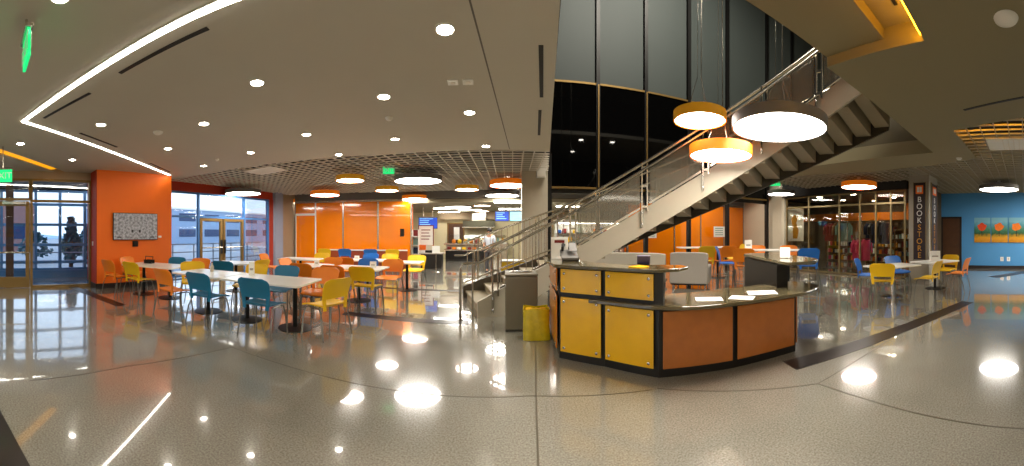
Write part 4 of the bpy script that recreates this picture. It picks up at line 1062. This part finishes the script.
# ------------------------------------------------------------------ television on the orange wall
def tv_mat():
    m = bpy.data.materials.new('television_picture'); m.use_nodes = True; nt = m.node_tree; b = nt.nodes['Principled BSDF']
    tc = nt.nodes.new('ShaderNodeTexCoord'); sx = nt.nodes.new('ShaderNodeSeparateXYZ'); nt.links.new(tc.outputs['Object'], sx.inputs[0])
    ab = nt.nodes.new('ShaderNodeMath'); ab.operation = 'ABSOLUTE'; nt.links.new(sx.outputs['Y'], ab.inputs[0])
    cx = nt.nodes.new('ShaderNodeCombineXYZ'); nt.links.new(ab.outputs[0], cx.inputs['X']); nt.links.new(sx.outputs['Z'], cx.inputs['Y'])
    vo = nt.nodes.new('ShaderNodeTexNoise'); vo.inputs['Scale'].default_value = 15; vo.inputs['Detail'].default_value = 8; nt.links.new(cx.outputs[0], vo.inputs['Vector'])
    rp = nt.nodes.new('ShaderNodeValToRGB'); rp.color_ramp.elements[0].position = 0.36; rp.color_ramp.elements[0].color = (0.14, 0.14, 0.145, 1); rp.color_ramp.elements[1].position = 0.62; rp.color_ramp.elements[1].color = (0.34, 0.34, 0.35, 1)
    nt.links.new(vo.outputs['Fac'], rp.inputs[0]); nt.links.new(rp.outputs[0], b.inputs['Base Color']); nt.links.new(rp.outputs[0], b.inputs['Emission Color'])
    b.inputs['Emission Strength'].default_value = 0.15; b.inputs['Roughness'].default_value = 0.2
    return m
yl, yr = 8.3/math.tan((512-113)/F), 8.3/math.tan((512-157)/F)
t = thing('television', 'flat television showing a grey mirrored picture on the orange wall', 'television', (OX, (yl+yr)/2, 1.68))
w = (yr-yl)/2
MB().box(0.03, -w, -0.37, 0.08, w, 0.37).build('housing', m_blackmetal, t, bevel=0.006)
MB().box(0.08, -w+0.015, -0.355, 0.083, w-0.015, 0.355).build('screen', tv_mat(), t)
MB().box(0.0, -0.2, -0.15, 0.03, 0.2, 0.15).build('bracket', m_black, t)
m = MB()
for sg in (-1, 1): m.slab((0.0835, sg*0.14), (0.0835, sg*0.08), -0.17, -0.09, 0.001); m.box(0.083, sg*0.5-0.06, -0.31, 0.085, sg*0.5+0.06, -0.28)
m.build('picture_pattern', m_black, t)
tag(MB().box(OX, (yl+yr)/2-0.08, 1.12, OX+0.05, (yl+yr)/2+0.08, 1.28).build('media_box', m_blackmetal, bevel=0.01), 'small dark media box on the wall under the television', 'box')
tag(MB().box(OX, yr+0.06, 1.36, OX+0.03, yr+0.16, 1.42).build('wall_sensor', m_white, bevel=0.008), 'small white sensor at the lower right of the television', 'sensor')
tag(MB().box(-8.7, 2.52, 1.15, -8.62, 2.538, 1.27).build('light_switch', m_white, bevel=0.004), 'white switch plate on the dark orange wall return', 'switch')

# ------------------------------------------------------------------ exit signs
def exit_sign(label, x, y, z, rz, w=0.34, h=0.22, drop=None):
    t = thing('exit_sign', label, 'exit sign', (x, y, z), rz)
    MB().box(-w/2, -0.012, 0, w/2, 0.012, h).build('panel', m_green, t)
    MB().box(-w/2-0.01, -0.03, h, w/2+0.01, 0.03, h+0.035).build('housing', m_steel, t)
    for sg in (-1, 1):
        text('EXIT', 0.17, m_paper, t, Matrix.Translation((0, sg*0.014, h/2)) @ Matrix.Rotation(pi if sg > 0 else 0, 4, 'Z') @ Matrix.Rotation(pi/2, 4, 'X'), extrude=0.002)
    top = CZ - z - h - 0.035
    if top > 0.02: MB().cyl(0, 0, h+0.035, h+0.035+top, 0.012, n=8).build('stem', m_steel, t)
x, y = at(26.5, 2.6); exit_sign('green exit sign hanging edge on near the strip light, top left', x, y, EYE+(HZ-64)*2.6/F, radians(4), 0.27, 0.21)
x, y = at(3, 6.4); exit_sign('green exit sign in front of the entrance doors', x, y, 2.5, radians(80), 0.36, 0.24)
x, y = at(388.5, 8.6); exit_sign('green exit sign under the lattice above the dining room', x, y, 3.06, radians(22), 0.30, 0.18)
x, y = at(773, 11.2); exit_sign('green exit sign under the stair top left of the bookstore', x, y, 3.12, radians(-50), 0.50, 0.18)

# ------------------------------------------------------------------ bookstore
BX = 10.0
ys = [BX/math.tan((p-512)/F) for p in (787, 809, 839.5, 860, 876, 891, 905)]
framed('window_5', BX, ys[-1], ys[0], 0.02, 2.92, ys, [0.05, 2.5, 2.9], m_bronze, m_shop, 'bronze framed bookstore shop front', 'window', t=0.06, d=0.06)
struct(MB().box(BX-0.08, ys[-1]-0.1, 2.95, BX+0.1, 9.1, 3.75).build('wall_shop_head', m_dark))
struct(MB().box(BX-0.05, 9.0, 0, BX+0.1, 9.15, 3.0).build('wall_shop_end', m_beige))
struct(MB().box(BX, 3.55, 0, 13.7, 3.70, 3.75).build('wall_shop_side', M('shop_wall', (88, 74, 56), 0.7)))
struct(MB().box(15.2, 3.7, 0, 15.4, 14.2, 3.75).build('wall_shop_back', M('shop_back', (120, 104, 80), 0.7)))
tag(MB().box(10.2, 3.75, 2.2, 15.0, 3.85, 2.5).build('shop_fascia', m_orange), 'orange fascia strip inside the bookstore side wall', 'fascia')
tag(MB().box(14.9, 3.9, 2.15, 15.18, 13.0, 2.55).build('shop_fascia', m_orange), 'orange fascia strip along the bookstore back wall', 'fascia')
def poster(px, py0, py1, r, w, label):
    x, y = at(px, r); f = face((-x, -y)); z0 = EYE-(py1-HZ)*r/F; z1 = EYE+(HZ-py0)*r/F
    t = thing('poster', label, 'poster', (x, y, z0), f+pi)
    hgt = z1-z0
    MB().box(-w/2, -0.01, 0, w/2, 0.01, hgt).build('sheet', m_paper, t)
    m = MB().prism([(-0.08, 0.1), (0.10, 0.1), (0.16, 0.45), (0.05, 0.75), (0.14, 1.0), (-0.02, 1.1), (-0.16, 0.92), (-0.10, 0.55)], 0, 0.004)
    m.xf(Matrix.Translation((0, -0.011, 0)) @ Matrix.Rotation(pi/2, 4, 'X')); m.build('artwork', m_gold, t)
    MB().box(-w/2-0.02, -0.015, -0.03, w/2+0.02, 0.015, 0).build('rail', m_bronze, t); MB().box(-w/2-0.02, -0.015, hgt, w/2+0.02, 0.015, hgt+0.03).build('rail', m_bronze, t)
poster(795, 207, 241, 13.6, 0.72, 'white poster with a golden abstract shape inside the bookstore window')
def garment(label, x, y, z, rz, mat, L_=0.75):
    t = thing('hanging_garment', label, 'garment', (x, y, z), rz, 'clothes hanging in the bookstore')
    def body(u, v):
        a = 2*pi*u; w_ = 0.17+0.06*v+0.03*sin(6*pi*u)*v
        return (w_*cos(a), 0.085*sin(a)*(1+0.2*sin(4*pi*u)*v), -L_*v-0.05)
    MB().shell(body, 20, 6, 0.008).build('body', mat, t, smooth=True)
    for sg in (-1, 1): MB().tube([(sg*0.13, 0, -0.06), (sg*0.24, 0, -0.2), (sg*0.27, 0.02, -0.5)], [0.06, 0.065, 0.05], 8).build('sleeve', mat, t, smooth=True)
    MB().tube([(-0.17, 0, -0.06), (0, 0, -0.0), (0.17, 0, -0.06)], 0.008, 6).build('hanger', m_steel, t)
def rack(label, x, y, rz, L_, h):
    t = thing('clothes_rack', label, 'clothes rack', (x, y, 0), rz)
    MB().tube([(-L_/2, 0, 0), (-L_/2, 0, h), (L_/2, 0, h), (L_/2, 0, 0)], 0.018).build('rail', m_steel, t)
    for sx in (-1, 1): MB().box(sx*L_/2-0.02, -0.25, 0, sx*L_/2+0.02, 0.25, 0.03).build('foot', m_steel, t)
rack('steel clothes rack with maroon clothes behind the bookstore glass', 11.0, 7.1, radians(60), 1.7, 1.95)
for k in range(6):
    garment('maroon garment on the rack behind the bookstore glass' if k < 3 else 'mixed coloured garment on the rack behind the bookstore glass', 11.0+(-0.7+0.28*k)*cos(radians(60)), 7.1+(-0.7+0.28*k)*sin(radians(60)), 1.925, radians(150), [m_teald, m_teald, m_shelf, m_red, m_red, m_red][k], 0.7)
rack('steel clothes rack with pink and dark clothes near the shop corner', 11.75, 5.65, radians(60), 1.5, 1.95)
for k in range(5):
    garment('dark garment on the rack near the shop corner', 11.75+(-0.6+0.3*k)*cos(radians(60)), 5.65+(-0.6+0.3*k)*sin(radians(60)), 1.93, radians(150), [m_navy, m_black, m_navy, m_black, m_navy][k], 0.8)
rack('low clothes rack with pink clothes near the shop corner', 10.55, 5.75, radians(75), 0.9, 1.30)
for k in range(3):
    garment('pink garment on the low rack near the shop corner', 10.55+(-0.25+0.25*k)*cos(radians(75)), 5.75+(-0.25+0.25*k)*sin(radians(75)), 1.28, radians(165), m_pink, 0.72)
def shelfunit(label, x, y, rz, w, h, n, seed):
    t = thing('shelf_unit', label, 'shelf unit', (x, y, 0), rz)
    MB().box(-w/2, 0.0, 0, -w/2+0.03, 0.35, h).box(w/2-0.03, 0.0, 0, w/2, 0.35, h).box(-w/2+0.03, 0.32, 0, w/2-0.03, 0.35, h).build('carcass', m_shelf, t)
    rnd = random.Random(seed)
    for k in range(n):
        z = 0.08+(h-0.15)*k/(n-1)
        MB().box(-w/2+0.03, 0.0, z-0.02, w/2-0.03, 0.32, z).build('shelf', m_shelf, t)
    c, s_ = cos(rz), sin(rz)
    for k in range(n-1):
        z = 0.08+(h-0.15)*k/(n-1); u = -w/2+0.10
        while u < w/2-0.10:
            bw = rnd.uniform(0.05, 0.11); bh = rnd.uniform(0.16, 0.27)
            o = MB().box(-bw/2, -0.09, 0, bw/2, 0.09, bh).build('boxed_item', rnd.choice([m_paper, m_red, m_navy, m_orange, m_white, m_teald, m_gold, m_pink]), loc=(x+c*u-s_*0.14, y+s_*u+c*0.14, z+0.001), rz=rz)
            tag(o, 'small item on the ' + label, 'shop item', 'items on the ' + label)
            u += bw+rnd.uniform(0.03, 0.09)
shelfunit('wooden shelf unit behind the bookstore doors', 14.75, 6.9, radians(-90), 1.8, 2.0, 6, 3)
shelfunit('wooden shelf unit by the bookstore side wall', 13.6, 5.1, radians(-80), 1.2, 1.7, 5, 5)
shelfunit('wooden shelf unit behind the bookstore clothes', 14.75, 9.4, radians(-90), 1.8, 2.0, 6, 9)
struct(MB().box(10.2, 3.75, 3.1, 15.2, 13.0, 3.2).build('ceiling_shop', m_drum_g))
for k, (x, y) in enumerate(((11.2, 4.8), (11.4, 6.6), (13.2, 5.6), (13.2, 8.2), (11.6, 8.4), (14.2, 7.0))):
    t = thing('ceiling_light', 'round ceiling light added to brighten the bookstore, %s' % ['nearest the column', 'over the clothes rack', 'over the shelves', 'over the far shelves', 'behind the left pane', 'at the back wall'][k], 'light', (x, y, 3.06))
    MB().lathe([(0, 0), (0.13, 0), (0.13, 0.01), (0, 0.01)], 20).build('lens', m_shopfill, t); MB().lathe([(0.135, -0.005), (0.16, 0.0), (0.16, 0.04), (0.135, 0.04)], 20).build('trim', m_white, t)  # discs added and boosted as fill for the shop interior

# column with the vertical signs
struct(MB().box(9.12, 2.74, 0, 10.05, 3.36, CZ+0.3).build('wall_column_right', M('grey_column', (158, 150, 134), 0.6)), 'square grey column carrying two bookstore signs', 'column')
def vsign(label, mtx, w, zb, zt):
    t = thing('vertical_sign', label, 'sign'); t.matrix_world = mtx
    MB().box(-w/2, -0.03, zb, w/2, 0, zt).build('panel', m_signm, t)
    MB().box(-w/2-0.015, -0.035, zb-0.02, -w/2, 0, zt+0.02).box(w/2, -0.035, zb-0.02, w/2+0.015, 0, zt+0.02).build('edge', m_bronze, t)
    L_ = zt-zb; n = 9; step = (L_-0.42)/n; sz = step*1.12
    for i, ch in enumerate('BOOKSTORE'):
        text(ch, sz, m_ink if i < 4 else m_gold, t, Matrix.Translation((0, -0.032, zt-0.40-step*(i+0.5))) @ Matrix.Rotation(pi/2, 4, 'X'), extrude=0.003)
    MB().box(-w*0.32, -0.036, zt-0.33, w*0.32, -0.03, zt-0.08).build('emblem', m_orange_wall, t)
    MB().box(-w*0.2, -0.04, zt-0.28, -w*0.02, -0.036, zt-0.13).box(w*0.02, -0.04, zt-0.28, w*0.2, -0.036, zt-0.13).build('emblem_mark', m_ink, t)
vsign('dark vertical bookstore sign on the left face of the column', Matrix.Translation((9.12, 3.02, 0)) @ Matrix.Rotation(-pi/2, 4, 'Z'), 0.36, 0.72, 2.98)
vsign('dark vertical bookstore sign on the right face of the column', Matrix.Translation((9.62, 2.74, 0)), 0.62, 0.72, 2.98)

# ------------------------------------------------------------------ blue wall
RX = 13.75
struct(MB().box(RX, -5, 0, RX+0.2, 3.6, CZ+0.5).build('wall_right', m_blue_wall), 'blue painted wall with three paintings', 'wall')
struct(MB().box(RX-0.02, -5, 0, RX, 2.6, 0.12).build('baseboard_right', m_base))
t = thing('door_5', 'dark brown door in the blue wall beside the column', 'door', (RX, 0, 0)); t['kind'] = 'structure'
MB().box(-0.03, 2.74, 0, 0.01, 3.48, 2.12).build('leaf', m_wood, t); MB().box(-0.05, 2.66, 0, 0.0, 2.74, 2.2).box(-0.05, 3.48, 0, 0.0, 3.56, 2.2).box(-0.05, 2.66, 2.12, 0.0, 3.56, 2.2).build('frame', m_base, t)
MB().tube([(-0.03, 2.82, 1.0), (-0.08, 2.82, 1.0), (-0.08, 2.92, 1.0)], 0.012).build('handle', m_steel, t)
def paint_mat(seed, cx, sky, tree):
    m = bpy.data.materials.new('painting_ground'); m.use_nodes = True; nt = m.node_tree; b = nt.nodes['Principled BSDF']
    tc = nt.nodes.new('ShaderNodeTexCoord'); n = nt.nodes.new('ShaderNodeTexNoise'); n.inputs['Scale'].default_value = 7; n.inputs['Detail'].default_value = 5
    mp = nt.nodes.new('ShaderNodeMapping'); mp.inputs['Location'].default_value = (seed*3.1, seed, 0); nt.links.new(tc.outputs['Object'], mp.inputs[0]); nt.links.new(mp.outputs[0], n.inputs['Vector'])
    sx = nt.nodes.new('ShaderNodeSeparateXYZ'); nt.links.new(tc.outputs['Object'], sx.inputs[0])
    ad = nt.nodes.new('ShaderNodeMath'); ad.operation = 'MULTIPLY_ADD'; ad.inputs[1].default_value = 0.25; nt.links.new(n.outputs['Fac'], ad.inputs[0]); nt.links.new(sx.outputs['Z'], ad.inputs[2])
    r = nt.nodes.new('ShaderNodeValToRGB'); e = r.color_ramp.elements; e[0].position = 0.10; e[0].color = lin((186, 120, 6)) + [1]; e[1].position = 1.0; e[1].color = lin((120, 176, 196)) + [1]
    for p, c in ((0.32, (214, 150, 6)), (0.44, (150, 120, 14)), (0.50, (34, 84, 44)), (0.70, (64, 128, 100)), (0.88, (84, 150, 168))):
        k = e.new(p); k.color = lin(c) + [1]
    nt.links.new(ad.outputs[0], r.inputs[0]); nt.links.new(r.outputs[0], b.inputs['Base Color']); b.inputs['Roughness'].default_value = 0.6
    return m
for k, yc in enumerate((1.76, 1.03, 0.30)):
    t = thing('painting', 'landscape canvas with an orange tree on the blue wall, %s of three' % ['left one', 'middle one', 'right one'][k], 'painting', (RX, yc, 1.10), 0, 'three landscape canvases')
    MB().box(-0.04, -0.345, 0, -0.005, 0.345, 1.05).build('canvas', paint_mat(k, yc, None, None), t)
    cm = M('tree_crown_paint', [(226, 70, 8), (240, 112, 4), (238, 120, 10)][k], 0.6, var=0.3, scale=16)
    pts = [(0.19*(1+0.12*sin(5*a+k))*cos(a), 0.16*(1+0.12*cos(4*a+k))*sin(a)) for a in [2*pi*i/28 for i in range(28)]]
    m = MB().prism(pts, 0, 0.003); m.xf(Matrix.Translation((-0.0405, 0.02, 0.66)) @ Matrix.Rotation(-pi/2, 4, 'Z') @ Matrix.Rotation(pi/2, 4, 'X')); m.build('tree_crown', cm, t)
    MB().box(-0.042, 0.005, 0.26, -0.04, 0.035, 0.54).build('tree_trunk', m_black, t)
for k, px in enumerate((1002, 1008.5)):
    t = thing('wall_outlet', 'white outlet plate low on the blue wall, %s of two' % ['left one', 'right one'][k], 'outlet', (RX, RX/math.tan((px-512)/F), 0.40))
    MB().box(-0.012, -0.07, -0.09, 0, 0.07, 0.09).build('plate', m_paper, t, bevel=0.004)
    MB().box(-0.015, -0.02, 0.015, -0.012, 0.02, 0.05).build('socket', m_fabric, t); MB().box(-0.015, -0.02, -0.05, -0.012, 0.02, -0.015).build('socket', m_fabric, t)

# ------------------------------------------------------------------ person in the food court
def skinned(name, mat, parent, joints, edges, radii, sub=2):
    me = bpy.data.meshes.new(name); me.from_pydata(joints, edges, []); me.materials.append(mat)
    o = bpy.data.objects.new(name, me); COL.objects.link(o); o.parent = parent
    sk = o.modifiers.new('skin', 'SKIN')
    for i, r in enumerate(radii): me.skin_vertices[0].data[i].radius = r if isinstance(r, tuple) else (r, r)
    me.skin_vertices[0].data[0].use_root = True
    ss = o.modifiers.new('smooth', 'SUBSURF'); ss.levels = sub; ss.render_levels = sub
    sk.use_smooth_shade = True
    return o
x, y = at(489.5, 12.4)
t = thing('person', 'dark haired person in a pale shirt standing in the food court behind the stair rail', 'person', (x, y, 0), pi*0.9)
J = [(0, 0, 0.92), (0, 0.01, 1.12), (0, 0.0, 1.33), (0, 0.0, 1.42), (0, 0.015, 1.50), (0, 0.02, 1.60),
     (0.09, 0, 0.86), (0.10, 0.01, 0.48), (0.10, -0.02, 0.08), (0.10, 0.10, 0.03), (-0.09, 0, 0.86), (-0.10, 0.03, 0.48), (-0.10, 0.0, 0.08), (-0.10, 0.12, 0.03),
     (0.17, 0, 1.34), (0.22, -0.03, 1.08), (0.20, 0.14, 0.92), (0.19, 0.20, 0.88), (-0.17, 0, 1.34), (-0.22, -0.03, 1.08), (-0.20, 0.14, 0.92), (-0.19, 0.20, 0.88)]
E = [(0, 1), (1, 2), (2, 3), (3, 4), (4, 5), (0, 6), (6, 7), (7, 8), (8, 9), (0, 10), (10, 11), (11, 12), (12, 13), (2, 14), (14, 15), (15, 16), (16, 17), (2, 18), (18, 19), (19, 20), (20, 21)]
Rr = [(0.15, 0.10), (0.13, 0.09), (0.15, 0.10), 0.05, 0.075, 0.085, 0.085, 0.06, 0.04, 0.035, 0.085, 0.06, 0.04, 0.035, 0.055, 0.042, 0.032, 0.03, 0.055, 0.042, 0.032, 0.03]
bd = skinned('body', m_skin, t, J, E, Rr)
skinned('shirt', m_shirt, t, [(0, 0, 0.90), (0, 0.01, 1.12), (0, 0, 1.35), (0.17, 0, 1.345), (0.215, -0.025, 1.12), (-0.17, 0, 1.345), (-0.215, -0.025, 1.12)], [(0, 1), (1, 2), (2, 3), (3, 4), (2, 5), (5, 6)], [(0.17, 0.12), (0.15, 0.11), (0.165, 0.115), 0.075, 0.062, 0.075, 0.062])
skinned('trousers', m_trouser, t, [(0, 0, 0.94), (0.09, 0, 0.84), (0.10, 0.01, 0.48), (0.10, -0.02, 0.10), (-0.09, 0, 0.84), (-0.10, 0.03, 0.48), (-0.10, 0.0, 0.10)], [(0, 1), (1, 2), (2, 3), (0, 4), (4, 5), (5, 6)], [(0.16, 0.115), 0.10, 0.075, 0.06, 0.10, 0.075, 0.06])
MB().ball((0, -0.005, 1.60), 0.105, 10, (0.92, 1.0, 1.05)).build('hair', m_hair, t, smooth=True)
for sg in (-1, 1): MB().box(sg*0.10-0.045, -0.08, 0, sg*0.10+0.045, 0.17 if sg > 0 else 0.19, 0.07).build('shoe', m_black, t, bevel=0.02)
for sg in (-1, 1): MB().ball((sg*0.035, 0.098, 1.575), 0.011, 6).build('eye', m_black, t)
MB().ball((0, 0.108, 1.55), 0.016, 6, (0.8, 1, 1.3)).build('nose', m_skin, t, smooth=True)

# ------------------------------------------------------------------ outside
struct(MB().box(-120, -80, -0.6, -11.0, 120, -0.5).build('ground_outside', m_asph), 'pale paved ground outside the windows', 'ground')
struct(MB().box(-11.0, 5.0, -0.5, -9.46, 22, -0.02).build('ground_terrace', m_asph))
t = thing('office_building', 'pale blue grey building with dark window bands outside the window wall', 'building', (-52, 42, -0.5), radians(8))
m = MB(); m.box(-8, -26, 0, 0, 34, 6.3); m.build('wall', m_bldg, t)
for k in range(2):
    for c in range(9): MB().box(0.0, -24+6.4*c, 1.3+2.9*k, 0.06, -20+6.4*c, 2.7+2.9*k).build('window', m_win, t)
MB().box(-8.2, -26.2, 6.3, 0.2, 34.2, 6.6).build('roof_edge', m_paper, t)
t = thing('brick_building', 'reddish building outside the entrance doors', 'building', (-34, 0.5, -0.5), 0)
MB().box(-6, -9, 0, 0, 3.2, 5.0).build('wall', M('brick_red', (150, 112, 110), 0.9), t)
for c in range(4): MB().box(0, -7.4+2.7*c, 1.4, 0.05, -6+2.7*c, 3.0).build('window', m_win, t)
def tree(label, x, y, h, r, seed):
    rnd = random.Random(seed)
    t = thing('tree', label, 'tree', (x, y, -0.5))
    MB().tube([(0, 0, 0), (0.05, 0, h*0.5), (0, 0.05, h*0.9)], [0.12, 0.09, 0.03], 8).build('trunk', m_bark, t, smooth=True)
    m = MB()
    for k in range(420):
        a = rnd.uniform(0, 2*pi); q = rnd.uniform(0, 1); zz = h*(0.22+0.8*q); rr = r*sqrt(rnd.random())*max(0.12, 1-abs(q-0.35)*1.25)
        c = Vector((rr*cos(a), rr*sin(a), zz)); s_ = rnd.uniform(0.10, 0.2)
        d1 = Vector((rnd.uniform(-1, 1), rnd.uniform(-1, 1), rnd.uniform(-1, 1))).normalized()*s_; d2 = d1.orthogonal().normalized()*s_*0.7
        m._add([c-d1, c+d2, c+d1, c-d2], [(0, 1, 2, 3)])
    m.build('crown', m_leaf, t)
tree('dark conifer outside the vestibule glass, right one', -15.6, 3.45, 2.7, 0.5, 1)
tree('dark conifer outside the vestibule glass, behind the right one', -20.5, 5.6, 2.3, 0.8, 2)
tree('low bushy tree outside the vestibule glass, left one', -22, 2.4, 2.0, 1.4, 3)
t = thing('hillside', 'hazy blue hills far beyond the entrance', 'hill', (-110, 0, -0.6)); t['kind'] = 'structure'
MB().shell(lambda u, v: (-6*v, -60+170*u, (3.2+1.6*sin(9*u)+0.9*sin(23*u))*v), 40, 4, 0.4).build('ridge', M('haze_blue', (150, 178, 204), 1.0), t)
for k, (x, y0, y1) in enumerate(((-14.0, 0.3, 5.0), (-12.2, 6.0, 12.5))):
    t = thing('railing', ['pale metal railing outside the vestibule', 'pale metal railing outside the window doors'][k], 'railing', (x, y0, -0.5))
    L_ = y1-y0
    for z in (0.45, 0.8, 1.15, 1.5): MB().tube([(0, 0, z), (0, L_, z)], 0.025, 6).build('bar', m_bluegrey, t)
    for c in range(int(L_/1.1)+1): MB().cyl(0, 0.05+1.1*c, 0, 1.5, 0.03, n=8).build('post', m_bluegrey, t)

# ------------------------------------------------------------------ light
w = bpy.data.worlds.new('world'); scene.world = w; w.use_nodes = True
nt = w.node_tree; bg = nt.nodes['Background']
bg.inputs['Color'].default_value = lin((212, 233, 255)) + [1]; bg.inputs['Strength'].default_value = 0.9
def area(name, loc, size, power, col=(1, 0.93, 0.80), rot=(0, 0, 0), sy=None):
    l = bpy.data.lights.new(name, 'AREA'); l.energy = power; l.color = col; l.shape = 'RECTANGLE'; l.size = size; l.size_y = sy or size
    o = bpy.data.objects.new(name, l); COL.objects.link(o); o.location = loc; o.rotation_euler = rot
    o['kind'] = 'helper'
    return o
area('atrium_fill', (4.0, 5.5, 12.0), 5.0, 760)  # unseen fill added for the frosted panes and the stair
area('room_behind_glass_fill', (8.0, 12.2, 3.6), 3.0, 60)  # bare area light, no fixture drawn here
area('rear_hall_fill', (-3.0, -3.2, 3.15), 6.0, 120, sy=1.5)  # fill added behind the camera for the left side of the hall
area('blue_hall_fill', (11.0, -2.0, 3.15), 3.0, 120, sy=2.0)  # fill added out of view to lift the blue wall

scene.view_settings.view_transform = 'Standard'; scene.view_settings.look = 'None'
scene.view_settings.exposure = 1.25; scene.view_settings.gamma = 1.0; scene.view_settings.use_curve_mapping = False
scene.cycles.use_denoising = True
scene.cycles.max_bounces = 8; scene.cycles.diffuse_bounces = 4; scene.cycles.glossy_bounces = 4; scene.cycles.transparent_max_bounces = 16
scene.cycles.sample_clamp_indirect = 6.0
scene.cycles.caustics_reflective = False; scene.cycles.caustics_refractive = False
